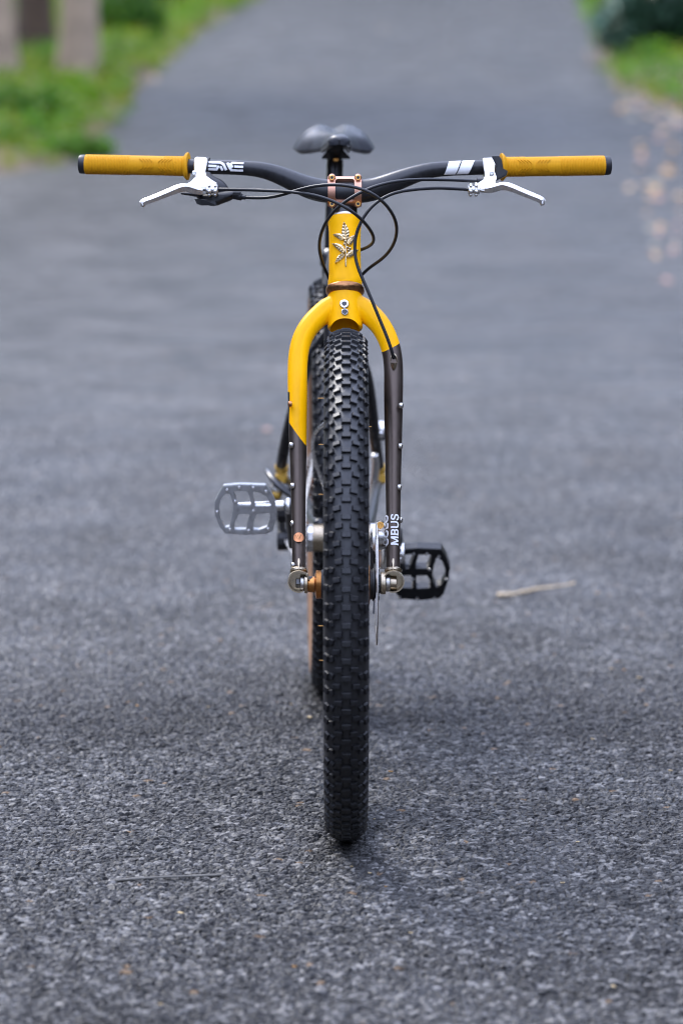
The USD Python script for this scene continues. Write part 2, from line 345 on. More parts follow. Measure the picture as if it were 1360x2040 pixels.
# ------------------------------------------------------------------ foliage
def leaf_look(name, c1, c2, trans=.35, rough=.45):
    return usdkit.material(stage, f'/World/Looks/{name}', {
        'o': ('object_info', {}), 'g': ('geometry', {}), 'n': ('noise_texture', {'scale': 1.6, 'detail': 3.0}), 'ad': ('math', {'math_type': 'multiply_add', 'value2': .5}),
        'hf': ('math', {'math_type': 'multiply', 'value2': .5}), 'isl': ('math', {'math_type': 'add'}), 'i2': ('math', {'math_type': 'multiply', 'value2': .3}), 's2': ('math', {'math_type': 'add'}),
        'r': ('rgb_ramp', {'ramp': [(.15, c1), (.85, c2)]}), 'p': ('principled_bsdf', {'roughness': rough, 'specular_ior_level': .2}), 't': ('translucent_bsdf', {}), 'm': ('mix_closure', {'fac': trans})},
        [('g.position', 'n.vector'), ('o.random', 'hf.value1'), ('n.fac', 'ad.value1'), ('hf.value', 'ad.value3'), ('g.random_per_island', 'i2.value1'), ('ad.value', 's2.value1'), ('i2.value', 's2.value2'), ('s2.value', 'r.fac'), ('r.color', 'p.base_color'), ('r.color', 't.color'), ('p.BSDF', 'm.closure1'), ('t.BSDF', 'm.closure2')], surface='m.closure')
GRASS = leaf_look('grass_blades', (.05, .13, .005), (.38, .40, .022))
DRY = leaf_look('dry_grass', (.20, .17, .06), (.34, .27, .12))
GREEN = leaf_look('mid_leaves', (.022, .09, .005), (.15, .31, .015))
DARK = leaf_look('dark_leaves', (.008, .028, .012), (.03, .085, .035), .2, .3)
BLUE = leaf_look('bluish_leaves', (.05, .11, .075), (.14, .24, .16), .2, .3)
WOODS = leaf_look('brown_green_leaves', (.03, .024, .010), (.075, .055, .022), .2, .6)
CROWN = leaf_look('crown_leaves', (.02, .05, .01), (.08, .14, .02))

def leaf_quads(c, nrm, size, r_):
    """small pointed leaves: two triangles folded at the midrib each"""
    n = len(c); u = r_.normal(size=(n, 3)); u -= nrm * (u * nrm).sum(1)[:, None]; u /= np.linalg.norm(u, axis=1)[:, None]; w = np.cross(nrm, u)
    s = np.asarray(size)[:, None] if np.ndim(size) else size
    V = np.stack([c - u * s, c + w * s * .45 + nrm * s * .12, c + u * s, c - w * s * .45 + nrm * s * .12], 1).reshape(-1, 3)
    k = np.arange(n)[:, None] * 4
    return V, np.vstack([k + [0, 1, 2], k + [0, 2, 3]])
def shells(n, r_, lumps, squash=1.0, hollow=.55):
    out = []; nr = []
    w = np.array([l[3] ** 2 for l in lumps]); w = w / w.sum()
    for l, k in zip(lumps, r_.multinomial(n, w)):
        d_ = r_.normal(size=(k, 3)); d_ /= np.linalg.norm(d_, axis=1)[:, None]
        rad = l[3] * (hollow + (1 - hollow) * r_.random(k) ** .5) * (1 + .15 * r_.normal(size=k))
        out.append(np.array(l[:3]) + d_ * rad[:, None] * [1, 1, squash]); nr.append(unit_rows(d_ + .5 * r_.normal(size=(k, 3)) + [0, 0, .4]))
    return np.vstack(out), np.vstack(nr)
def unit_rows(a): return a / np.linalg.norm(a, axis=1)[:, None]

# grass and ground cover on both verges: prototypes scattered by an instancer
def blade_clump(r_, n, hgt, wid, spread):
    V, Fc = [], []
    for i in range(n):
        a_ = r_.uniform(0, 6.28); b = r_.uniform(0, spread) ; base = np.array([b * math.cos(a_), b * math.sin(a_), -.01]); lean = r_.uniform(.1, .8); hh = hgt * r_.uniform(.5, 1.2)
        out = np.array([math.cos(a_ + r_.normal() * .6), math.sin(a_ + r_.normal() * .6), 0]); sd = np.array([-out[1], out[0], 0]) * wid
        m_ = base + out * lean * hh * .3 + [0, 0, hh * .6]; t_ = base + out * lean * hh * .9 + [0, 0, hh]
        k = len(V); V += [base - sd, base + sd, m_ + sd * .8, m_ - sd * .8, t_]; Fc += [[k, k + 1, k + 2], [k, k + 2, k + 3], [k + 3, k + 2, k + 4]]
    return np.array(V), np.array(Fc)
def broad_clump(r_, n, hgt, size):
    c = np.c_[r_.normal(0, .06, (n, 2)), r_.uniform(.3, 1, n) * hgt]
    return leaf_quads(c, unit_rows(r_.normal(0, .5, (n, 3)) + [0, 0, 1]), r_.uniform(.6, 1.2, n) * size, r_)
def scatter(name, poly, bank, protos, n, weights, label, category, r_, keep=None, smin=.7, smax=1.3):
    path = numbered('/World', name)
    pi = UsdGeom.PointInstancer.Define(stage, path); meta(pi.GetPrim(), label, category, kind='stuff')
    paths = []
    for k, (vf, mat) in enumerate(protos):
        g = usdkit.mesh(stage, f'{path}/clump_{k:03d}' if k else f'{path}/clump', vf, mat); paths.append(g.GetPath())
    b = poly.bounds; xy = np.c_[r_.uniform(b[0], b[2], n * 6), r_.uniform(b[1], b[3], n * 6)]
    xy = xy[shapely.contains(poly, shapely.points(xy))]
    if keep is not None: xy = xy[keep(xy)]
    xy = xy[:n]; z = verge_height(xy[:, 0], xy[:, 1], poly, bank)
    pi.CreatePositionsAttr(Vt.Vec3fArray.FromNumpy(np.c_[xy, z].astype(np.float32)))
    pi.CreateProtoIndicesAttr(Vt.IntArray.FromNumpy(r_.choice(len(protos), len(xy), p=weights).astype(np.int32)))
    a_ = r_.uniform(0, np.pi, len(xy)); q_ = np.zeros((len(xy), 4), np.float32)
    pi.CreateOrientationsAttr(Vt.QuathArray([Gf.Quath(float(math.cos(t)), 0, 0, float(math.sin(t))) for t in a_]))
    s_ = r_.uniform(smin, smax, len(xy)); pi.CreateScalesAttr(Vt.Vec3fArray.FromNumpy(np.repeat(s_[:, None], 3, 1).astype(np.float32)))
    pi.CreatePrototypesRel().SetTargets(paths)
g_ = np.random.default_rng(3)
protos = [(blade_clump(g_, 16, .13, .004, .07), GRASS), (blade_clump(g_, 14, .10, .004, .08), GRASS), (blade_clump(g_, 14, .09, .003, .09), DRY), (broad_clump(g_, 18, .10, .035), GREEN), (broad_clump(g_, 16, .16, .05), GREEN)]
def patchy(xy, poly, lo):
    dd = shapely.distance(shapely.points(xy), poly.exterior); n = meshkit.fbm(np.c_[xy * .8, 0 * xy[:, 0]], 3, 17)
    return (n + .55 * np.clip(dd / .35, 0, 1) - .27 > lo * rng.random(len(xy)) ** .5)
in_left = lambda xy: patchy(xy, left_poly, .52) & (xy[:, 0] > -9) & (xy[:, 1] > 14) & (xy[:, 1] < 62)
scatter('grass', left_poly, .05, protos, 15000, [.28, .24, .20, .18, .10], 'bright green grass and weeds covering the left bank', 'grass', g_, in_left)
in_right = lambda xy: patchy(xy, right_poly, .45) & (xy[:, 0] < 9) & (xy[:, 1] > 19) & (xy[:, 1] < 62)
scatter('grass', right_poly, .03, protos, 6000, [.24, .20, .06, .32, .18], 'green grass on the right verge below the dark shrub', 'grass', g_, in_right)

def bush(name, label, cat, at_, lumps, n, size, mat, seed, stem=True, group=None, mats2=None):
    r_ = np.random.default_rng(seed); p_ = thing(name, label, cat, at_, group)
    L_ = [(at_[0] + l[0], at_[1] + l[1], at_[2] + l[2], l[3]) for l in lumps]
    c, nr = shells(n, r_, L_); c[:, 2] = np.maximum(c[:, 2], at_[2] + .01)
    part(p_, 'foliage', leaf_quads(c, nr, r_.uniform(.6, 1.3, n) * size, r_), mat, False)
    if mats2:
        c, nr = shells(mats2[1], r_, [L_[k] for k in mats2[3]], hollow=.9); c[:, 2] = np.maximum(c[:, 2], at_[2] + .01)
        part(p_, 'flower_foliage', leaf_quads(c, nr, r_.uniform(.6, 1.3, len(c)) * mats2[2], r_), mats2[0], False, label='paler bluish leaves on top')
    if stem:
        st_ = [tube([at_ + [0, 0, -.03], at_ + [l[0] * .5, l[1] * .5, l[2] * .5], at_ + [l[0], l[1], l[2]]], [.02, .014, .006], 10, 7) for l in lumps]
        part(p_, 'stem', join(*st_), M_bark)
    return p_
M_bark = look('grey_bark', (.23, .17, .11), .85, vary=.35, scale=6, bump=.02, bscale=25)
M_bark_shaded = look('shade_painted_bark', (.045, .026, .012), .9, vary=.4, scale=6, bump=.02, bscale=25)  # bark colour darkened to stand in for shade between the trunks
def GV(px, py, poly, bank):
    d = ray(px, py); t = np.linspace(15, 90, 9000); z = CH + d[2] * t; x, y = d[0] * t, -CD + d[1] * t
    k = np.argmax(z <= verge_height(x, y, poly, bank)); return np.array([x[k], y[k], z[k]])
def on_left(px, py, back=0.0):
    if not back: return GV(px, py, left_poly, .05)
    g = G(px, py); z = verge_height(np.array([g[0]]), np.array([g[1] + back]), left_poly, .05)[0]
    return np.array([g[0] * (1 + back / 40), g[1] + back, z])
def on_right(px, py):
    return GV(px, py, right_poly, .03)
    g = G(px, py); return np.array([g[0], g[1], verge_height(np.array([g[0]]), np.array([g[1]]), right_poly, .03)[0]])

def tree(label, at_, r0, lean, mat, seed, hgt=7.5):
    r_ = np.random.default_rng(seed); p_ = thing('tree', label, 'tree', at_)
    pth = [at_ + [0, 0, -.15], at_ + [lean * .15, 0, .25], at_ + [lean * .5, .05, 1.4], at_ + [lean, .1, 3.2], at_ + [lean * 1.4, .2, hgt]]
    t = tube(pth, [r0 * 1.6, r0 * 1.12, r0, r0 * .85, r0 * .3], 40, 22)
    n_ = meshkit.fbm(t.vertices * [6, 6, 1.5], 3, seed) - .5; t.vertices += t.vertex_normals * (n_ * r0 * .35)[:, None]
    tr = part(p_, 'trunk', t, mat, True)
    for k in range(6):
        a_ = r_.uniform(0, 6.28); s_ = at_ + [lean * 1.1, .1, 3.0 + .6 * k]; e_ = s_ + [1.6 * math.cos(a_), 1.6 * math.sin(a_), 1.0]
        part(p_, 'limb', tube([s_, (s_ + e_) / 2 + [0, 0, -.1], e_], [r0 * .4, r0 * .25, r0 * .08], 12, 9), mat, True)
    lumps = [(at_[0] + r_.normal() * 1.2, at_[1] + r_.normal() * 1.2, at_[2] + hgt * r_.uniform(.62, 1.1), r_.uniform(.7, 1.3)) for _ in range(12)]
    c, nr = shells(5200, r_, lumps, .8, .3)
    part(p_, 'crown', leaf_quads(c, nr, r_.uniform(.05, .1, len(c)), r_), CROWN, False)
tree('pale grey tree trunk rising from the left bank, widest of the blurred trunks', on_left(152, 150), .165, .12, M_bark, 21)
tree('pale grey tree trunk cut by the left edge of the picture', on_left(2, 150), .15, -.1, M_bark, 22)
tree('dark brown tree trunk between two paler trunks, shade painted into its bark', on_left(70, 100), .17, .0, M_bark_shaded, 23)
bush('bush', 'dark green bush beside the widest pale trunk on the left bank', 'bush', on_left(232, 62), [(0, 0, .22, .30), (.3, .1, .16, .22), (-.28, .1, .15, .2)], 1500, .05, GREEN, 31)
bush('bush', 'low green bush on the left bank nearest the yellow grip', 'bush', on_left(150, 312), [(0, 0, .06, .12), (.16, .05, .05, .10), (-.2, .1, .05, .12), (-.45, .15, .08, .14)], 1300, .032, GREEN, 32)
bush('bush', 'low green bush cut by the left edge of the picture', 'bush', on_left(8, 240), [(0, 0, .10, .2), (.28, .2, .08, .16), (-.3, .1, .12, .22)], 1300, .04, GREEN, 33)
bush('bush', 'brownish green undergrowth behind the tree trunks on the left', 'bush', on_left(60, 40, 1.0), [(k * .5 - 1.5, .3 * (k % 2), .35, .4) for k in range(7)], 2600, .06, DARK, 36)
bush('shrub', 'large dark green shrub with bluish leaves on the right verge', 'shrub', on_right(1318, 105), [(0, 0, .42, .42), (-.36, .05, .30, .28), (.42, .1, .5, .45), (.1, .5, .8, .5), (-.25, -.08, .5, .16)], 4200, .07, DARK, 34, mats2=(BLUE, 420, .085, [1, 4]))
bush('bush', 'small mid green bush at the right lane edge before the shrub', 'bush', on_right(1212, 60), [(0, 0, .14, .20), (.22, .2, .16, .2)], 900, .045, GREEN, 35)

# the wood round the lane: far up the road, and behind the photographer
w_ = np.random.default_rng(12)
def wood(name, label, x0_, x1_, y0_, y1_, hgt, n, size, z0, mat):
    c = np.c_[w_.uniform(x0_, x1_, n), w_.uniform(y0_, y1_, n), w_.random(n) ** .9]
    top_ = hgt * (.7 + .6 * meshkit.fbm(np.c_[c[:, :2] * .22, 0 * c[:, 0]], 3, 4)); c[:, 2] = z0 + c[:, 2] * top_
    top(name, leaf_quads(c, unit_rows(w_.normal(size=(n, 3)) + [0, 0, .3]), w_.uniform(.6, 1.3, n) * size, w_), mat, label, 'wood', kind='stuff', smooth=False)
wood('distant_wood', 'dense dark wood where the lane bends away uphill', -40, 40, 60, 72, 24, 36000, .45, 2.8, DARK)
for lab_, a_, b_, c_, d_, h_, n_ in (('brown green wood left of the lane behind the photographer', -24, -3.2, -21, -14, 8.0, 12000), ('brown green wood right of the lane behind the photographer', 3.2, 24, -21, -14, 8.0, 12000),
        ('brown green wood beside the lane on the left, nearer than the bank', -15, -7.5, -14, 13, 7.5, 15000), ('brown green wood beside the lane on the right, nearer than the shrub', 6.8, 15, -14, 17, 7.5, 15000)):
    wood('distant_wood', lab_, a_, b_, c_, d_, h_, n_, .40, -.1, WOODS)

# fallen leaves and bits on the lane
def leaf_mesh(o, L, W, yaw, curl, seed, tip=0.0):
    r_ = np.random.default_rng(seed); n = 9
    t = np.linspace(0, 1, n); w = W * np.sin(np.pi * t ** .8) ** .8 + .0006
    ctr = np.c_[(t - .5) * L, .04 * L * np.sin(3 * t + seed), .0 * t + curl * L * ((t - .5) ** 2) * 1.6 + .004]
    up_ = np.c_[0 * t, 0 * t, .22 * w + .002]
    V = np.vstack([ctr + np.c_[0 * t, w / 2, .25 * w], ctr, ctr - np.c_[0 * t, w / 2, -.3 * w], ctr - [0, 0, .0007]])
    k = np.arange(n - 1); F_ = []
    for a_, b_ in ((0, 1), (1, 2)):
        A, B = a_ * n + k, b_ * n + k; F_ += [np.stack([A, A + 1, B + 1], 1), np.stack([A, B + 1, B], 1)]
    for a_, b_ in ((2, 3), (3, 0)):
        A, B = a_ * n + k, b_ * n + k; F_ += [np.stack([A, A + 1, B + 1], 1), np.stack([A, B + 1, B], 1)]
    c, s_ = math.cos(yaw), math.sin(yaw); V = V @ np.array([[c, s_, 0], [-s_, c, 0], [0, 0, 1]])
    if tip: ct_, st_ = math.cos(tip), math.sin(tip); V = V @ np.array([[1, 0, 0], [0, ct_, st_], [0, -st_, ct_]]); V[:, 2] -= V[:, 2].min() - .001
    return V + o, np.vstack(F_)
LEAF = dict(tan=look('leaf_tan', (.50, .34, .19), .6, vary=.3, scale=30), pink=look('leaf_pink', (.50, .30, .24), .6, vary=.3, scale=30), pale=look('leaf_pale', (.40, .38, .28), .6, vary=.25, scale=30), ochre=look('leaf_ochre', (.52, .28, .08), .6, vary=.3, scale=30), straw=look('straw_bit', (.62, .48, .26), .6, vary=.3, scale=200))
kinds = {'tan': 'tan fallen leaf lying blurred on the right side of the lane', 'pink': 'pinkish fallen leaf lying blurred on the right side of the lane', 'pale': 'pale grey green fallen leaf lying blurred on the right of the lane', 'ochre': 'orange brown fallen leaf lying blurred on the right of the lane'}
spots = [('tan', 1315, 190), ('tan', 1340, 196), ('pink', 1280, 208), ('pink', 1268, 214), ('pale', 1256, 234), ('pale', 1320, 240), ('ochre', 1350, 224), ('pale', 1313, 278), ('tan', 1275, 290), ('ochre', 1332, 342), ('pale', 1305, 373), ('pink', 1313, 398), ('pink', 1355, 420), ('tan', 1253, 380), ('tan', 1303, 458), ('pink', 1312, 468), ('pink', 1328, 562), ('tan', 1240, 215), ('ochre', 1235, 220), ('tan', 1180, 122), ('tan', 1172, 108), ('ochre', 1340, 300), ('tan', 1295, 232), ('pink', 1348, 250), ('pink', 530, 860), ('tan', 760, 60), ('tan', 330, 120), ('tan', 345, 112), ('pale', 318, 150), ('tan', 305, 160)]
q_ = np.random.default_rng(41)
for _ in range(34):
    y_ = 188 + 330 * q_.random() ** 1.7; lo_ = np.interp(y_, [188, 225, 300, 520], [1222, 1235, 1262, 1300])
    spots.append((['tan', 'tan', 'ochre', 'pink', 'pale', 'tan'][q_.integers(6)], float(q_.uniform(lo_, 1366)), float(y_)))
for k, (kd, px, py) in enumerate(spots):
    g = G(px, py); far = g[1] > 15
    if px < 600 and py < 400: lab, grp = 'tan dry leaf at the left edge of the lane beside the grass', 'dry leaves along the left lane edge'
    elif px > 1100: lab, grp = kinds[kd], {'tan': 'tan leaves on the right of the lane', 'pink': 'pinkish leaves on the right of the lane', 'pale': 'pale leaves on the right of the lane', 'ochre': 'orange brown leaves on the right of the lane'}[kd]
    elif py > 500: lab, grp = 'single pinkish leaf blurred on the lane left of the fork', None
    else: lab, grp = 'single tan leaf far up the middle of the lane', None
    L_ = random.uniform(.07, .12) if far else random.uniform(.045, .065)
    if grp is None: L_ *= .7
    v, f = leaf_mesh(g + [0, 0, .002], L_, L_ * .55, random.uniform(-3, 3), random.uniform(.1, .35), k, random.uniform(.15, .6))
    b = g.copy(); path = numbered('/World', 'fallen_leaf'); BASE[path] = b
    used[('/World', 'fallen_leaf')] -= 1
    m_ = part('/World', 'fallen_leaf', (v - b, f), LEAF[kd], True); pr = stage.GetPrimAtPath(m_)
    UsdGeom.Xformable(pr).AddTranslateOp().Set(Gf.Vec3d(*b)); meta(pr, lab, 'leaf', grp)
bits = [(273, 1413, 8), (415, 1415, 6), (617, 1437, 13), (1218, 1339, 9), (1243, 1341, 7), (1273, 1357, 11), (736, 1748, 8), (1335, 1543, 8), (778, 1545, 9), (1120, 1768, 9), (1222, 1976, 12), (320, 2011, 8), (586, 1936, 10), (360, 1829, 14), (700, 1735, 6), (818, 1868, 8), (768, 1775, 6), (1150, 1686, 8), (745, 1640, 6), (1180, 1480, 8), (1190, 1187, 10), (580, 1410, 6)]
for k, (px, py, w) in enumerate(bits):
    g = G(px, py); L_ = w * S(g[1]) * 1.15
    v, f = leaf_mesh(g + [0, 0, .0015], L_, L_ * .6, random.uniform(-1, 1), .4, 100 + k)
    m_ = part('/World', 'straw_flake', (v - g, f), LEAF['straw' if k % 4 else 'ochre'], True); pr = stage.GetPrimAtPath(m_)
    UsdGeom.Xformable(pr).AddTranslateOp().Set(Gf.Vec3d(*g))
    meta(pr, 'tiny straw coloured flake of dry leaf on the dark asphalt', 'flake', 'tiny dry flakes on the near asphalt')
def twig(label, pxs, r, mat, seed):
    p = np.array([G(x, y) + [0, 0, r * 1.1] for x, y in pxs]); t = tube(p, np.linspace(r, r * .35, len(p)) if seed == 1 else np.full(len(p), r), 40, 8)
    t.vertices += t.vertex_normals * ((meshkit.fbm(t.vertices * 90, 2, seed) - .5) * r * .9)[:, None]
    top('twig', t, mat, label, 'twig', smooth=True)
twig('pale bare twig lying on the lane right of the pedal', [(990, 1189), (1030, 1186), (1070, 1177), (1110, 1172), (1145, 1164)], .0042, look('pale_twig', (.62, .48, .30), .7, vary=.3, scale=80), 1)
twig('thin grey stalk lying on the near asphalt left of the front tyre', [(232, 1757), (300, 1752), (370, 1749), (440, 1746)],   .0018, look('grey_stalk', (.16, .15, .13), .8, vary=.3, scale=80), 2)

# ================================================================== the bicycle
RW = .371
FX = .0065
bike = thing('bicycle', 'yellow and black mountain bicycle standing on the lane, seen from the front', 'bicycle', (FX, 0, 0))
AX = np.array([FX, 0, RW])
SA = unit([0, -math.cos(math.radians(66)), 0] + np.array([0, 0, 0]) + [0, 2 * math.cos(math.radians(66)), math.sin(math.radians(66))])   # steering axis, upwards and back
SF = unit(np.cross(SA, [1, 0, 0])); SF = SF if SF[1] < 0 else -SF                                                                     # its forward normal

# ---- wheels
def wheel(center, axis, first, label):
    """tyre (> knobs), rim (> spokes); axis points to the left of the picture"""
    axis = unit(axis); up = np.array([0, 0, 1.0]); fwd = unit(np.cross(up, axis)); fwd = fwd if fwd[1] < 0 else -fwd
    def place(u, rad, phi):      # phi = 0 faces the camera, pi/2 is the top
        e = math.cos(phi) * fwd + math.sin(phi) * up
        return center + axis * u + e * rad
    RT, rc = .3358, .0312
    a_ = np.radians(np.linspace(-88, 88, 33)); prof = [(RT + rc * math.cos(t), rc * math.sin(t)) for t in a_]
    ty = put(lathe(prof + [(RT + (rc - .004) * math.cos(t), (rc - .004) * math.sin(t)) for t in a_[::-1]] + [prof[0]], 144), center, axis, fwd)
    tyre = part(bike, 'tyre', ty, M['rubber'], 40, label)
    for s in (-1, 1):
        b_ = np.radians(np.linspace(87.5, 132, 10)); pr_ = [(RT + (rc - .0004) * math.cos(t), s * (rc - .0004) * math.sin(t)) for t in b_]
        pin = [(RT + (rc - .004) * math.cos(t), s * (rc - .004) * math.sin(t)) for t in b_[::-1]]
        part(tyre, 'sidewall', put(lathe(pr_ + pin + [pr_[0]], 144), center, axis, fwd), M['tan'], 40)
    rim_r = .3175
    rp = [(rim_r, -.0155), (rim_r + .004, -.0165), (rim_r + .004, -.013), (rim_r - .006, -.011), (rim_r - .006, .011), (rim_r + .004, .013), (rim_r + .004, .0165), (rim_r, .0155), (rim_r - .016, .010), (rim_r - .018, 0), (rim_r - .016, -.010), (rim_r, -.0155)]
    rim = part(bike, 'rim', put(lathe(rp, 120), center, axis, fwd), M['black'], 30)
    for k in range(28):
        s = 1 if k % 2 else -1; ph = 2 * math.pi * k / 28; q = ph + (.42 if (k // 2) % 2 else -.42)
        part(rim, 'spoke', tube([place(s * (.026 if s > 0 else .030), .025, q), place(s * .004, rim_r - .016, ph)], .0010, seg=6, smoothpath=False), M['chrome'], True)
    N = 94; loose, singles = [], []
    r_ = np.random.default_rng(5 if first else 6)
    for k in range(N):
        base_ = 2 * math.pi * k / N; odd = k % 2; st = 2 * math.pi / N
        ks = [(0.0, 0, .0128, .0076, .0042, 0)]
        for s in (-1, 1):
            ks.append((.5, s * (.0097 if odd else .0124), .0104, .0070, .0042, -s * .10))
            ks.append((.06, s * .0188, .0064, .0074, .0042, s * .25 * (1 if odd else -1)))
            ks.append((-.05 if odd else .06, s * .0256,   .0075 if odd else .0085, .0110 if odd else .0092, .0042, s * .2))
        for off, u, w, l, hgt, sk in ks:
            phi = base_ + off * st; al = math.asin(u / rc); rad = RT + rc * math.cos(al)
            e = math.cos(phi) * fwd + math.sin(phi) * up; t = -math.sin(phi) * fwd + math.cos(phi) * up
            n_ = unit(math.cos(al) * e + math.sin(al) * axis); wd = unit(np.cross(t, n_)); ct = center + axis * u + e * rad
            t2 = unit(t + sk * wd); w2 = unit(np.cross(t2, n_)); j = r_.uniform(-.0003, .0003)
            B_ = [ct + n_ * -.0012 + w2 * sx * w * .54 + t2 * sy * l * .56 for sx in (-1, 1) for sy in (-1, 1)]
            # leading edge (towards +t at the top, away from the road) is ramped, the trailing edge is steep
            T_ = [ct + n_ * (hgt + j - (.0007 if sy > 0 else 0)) + w2 * sx * w * .45 + t2 * (sy * l * .42 - .0002) for sx in (-1, 1) for sy in (-1, 1)]
            T2 = [ct + n_ * (hgt - .0012 + j) + w2 * sx * w * .485 + t2 * (sy * l * .48 - .0001) for sx in (-1, 1) for sy in (-1, 1)]
            m_ = hull(B_ + T_ + T2)
            ph = (phi + math.pi) % (2 * math.pi) - math.pi
            see = (-1.36 < ph < 1.62) if first else (-1.25 < ph < 1.62 and u > -.012 and off < .4)
            (singles if see else loose).append((abs(ph - .15), m_))
    singles.sort(key=lambda x: x[0])
    lim = 300 if first else 170
    for _, m_ in singles[:lim]: part(tyre, 'tread_knob', m_, M['knob'], False)
    part(tyre, 'tread', join(*[m_ for _, m_ in loose + singles[lim:]]), M['knob'], False, kind='stuff')
    return tyre, rim, place
tyre_f, rim_f, placef = wheel(AX, [-1, 0, 0], True, 'front tyre with black tread knobs')
REAR = np.array([-.0265, 1.18, RW]); RAX = unit([-1, -.026, .0])
tyre_r, rim_r_, placer = wheel(REAR, RAX, False, 'rear tyre with tan sidewall')
for px, py, L_ in ((640, 793, 7), (640, 885, 6), (640, 985, 5), (640, 1247, 6), (641, 1316, 5), (736, 850, 6)):
    o = P(px + (6 if px < 700 else -8), py, -.2 if py > 900 else .05); s_ = S(0)
    part(tyre_f, 'rubber_hair', cyl(o, o + [(-1 if px < 700 else 1) * (L_ + 6) * s_, 0, 0], .0006, .0004, 6), M['gold'], True)

# ---- front hub
hubprof = [(.006, -.055), (.011, -.055), (.012, -.045), (.019, -.043), (.0195, -.036), (.029, -.034), (.029, -.030), (.017, -.026), (.014, 0), (.017, .022), (.029, .024), (.029, .028), (.0195, .032), (.021, .043), (.012, .046), (.011, .055), (.006, .055)]
hub = part(bike, 'front_hub', put(lathe([(0.0, -.055)] + hubprof + [(0, .055)], 40), AX, [-1, 0, 0]), M['orange'], 30)
for s, r_, a0, a1 in ((1, .0215, .030, .038), (-1, .022, .034, .043)):
    part(hub, 'end_cap', put(lathe([(0, a0), (r_, a0), (r_, a1 - .003), (r_ - .004, a1), (.013, a1), (.013, a1 + .008), (0, a1 + .008)], 32), AX, [-s, 0, 0]), M['plastic'], 30)
# brake disc, seen edge-on, on the right of the picture
pol = Point(0, 0).buffer(.0885, 48).difference(Point(0, 0).buffer(.072, 48))
for k in range(36):
    a_ = k * math.pi / 18; pol = pol.difference(Point(.080 * math.cos(a_) + .003 * (k % 3 - 1), .080 * math.sin(a_)).buffer(.0022, 5))
arms = [LineString([(.018 * math.cos(k * 1.0472), .018 * math.sin(k * 1.0472)), (.074 * math.cos(k * 1.0472 + .5), .074 * math.sin(k * 1.0472 + .5))]).buffer(.004) for k in range(6)]
pol = unary_union([pol, Point(0, 0).buffer(.022).difference(Point(0, 0).buffer(.012))] + arms)
rx = P(748.5, 1157, 0)[0]
disc = part(bike, 'brake_disc', put(extr(pol, .0018), [rx, 0, RW], [1, .012, 0], [0, 0, 1]), M['steel'], 20)
for k in range(6):
    a_ = k * 1.0472 + .3; part(disc, 'rotor_bolt', put(lathe([(0, 0), (.004, 0), (.004, .002), (.0025, .003), (0, .0028)], 10), [rx + .0018, .02 * math.sin(a_), RW + .02 * math.cos(a_)], [1, 0, 0]), M['darksteel'], 30)

# ---- fork: one smoothed body with a hollow crown, painted yellow above and brown below
def legpath(rows): return np.array([P(x, y, Yd) for x, y, Yd in rows]), np.array([w * S(Yd) / 2 for (x, y, Yd), w in zip(rows, [])])
Ll = [(684, 606, .218, 40), (662, 611, .214, 46), (639, 627, .207, 45), (617, 649, .196, 42), (601, 678, .184, 40), (593.5, 715, .170, 39.5), (592.5, 780, .146, 39), (593, 860, .118, 36), (594, 960, .082, 31), (594.5, 1050, .048, 28), (595, 1136, .018, 26)]
Lr = [(690, 606, .218, 40), (712, 610, .214, 46), (735, 625, .207, 45), (757, 648, .196, 42), (773, 678, .184, 40), (782, 715, .170, 38.5), (783.5, 780, .146, 38), (783.5, 860, .118, 35), (783, 960, .082, 31), (783, 1050, .048, 28.5), (783, 1136, .018, 27)]
def leg(rows): return tube([P(a, b, c) for a, b, c, _ in rows], [w * S(c, b) / 2 for _, b, c, w in rows], 90, 44)
CR = P(687, 606, .216)
crown = cyl(CR - SA * .040, CR + SA * .026, .0262, .0250, 48)
body = man(leg(Ll)) + man(leg(Lr)) + man(crown)
body = body.refine_to_length(.0030)
fk = tm(body); trimesh.smoothing.filter_taubin(fk, .6, .58, 40)
body = man(fk)
body -= man(cyl(CR - SA * .055, CR - SA * .010, .0222, seg=40))
arch_o = P(687, 660, .19)
arch = lathe([(0, 0), (.0212, 0), (.0212, .040), (0, .040)], 48); arch.vertices *= [1, .86, 1]
body -= man(put(arch, arch_o + np.array([0, -.030, 0]), [0, 1, .12], [1, 0, 0]))
fork_mesh = tm(body)
def plane_from(pa, pb, Yd):
    """z - (c + b x) is positive above the line through two photo points"""
    A, B = P(*pa, Yd), P(*pb, Yd); b = (B[2] - A[2]) / (B[0] - A[0]); return b, A[2] - b * A[0]
bL, cL = plane_from((578, 846), (609, 886), .11)
bR, cR = plane_from((765, 700), (799, 683), .165)
xs_, zs_ = P(577.0, 800, .13)[0], P(577, 782, .13)[2]
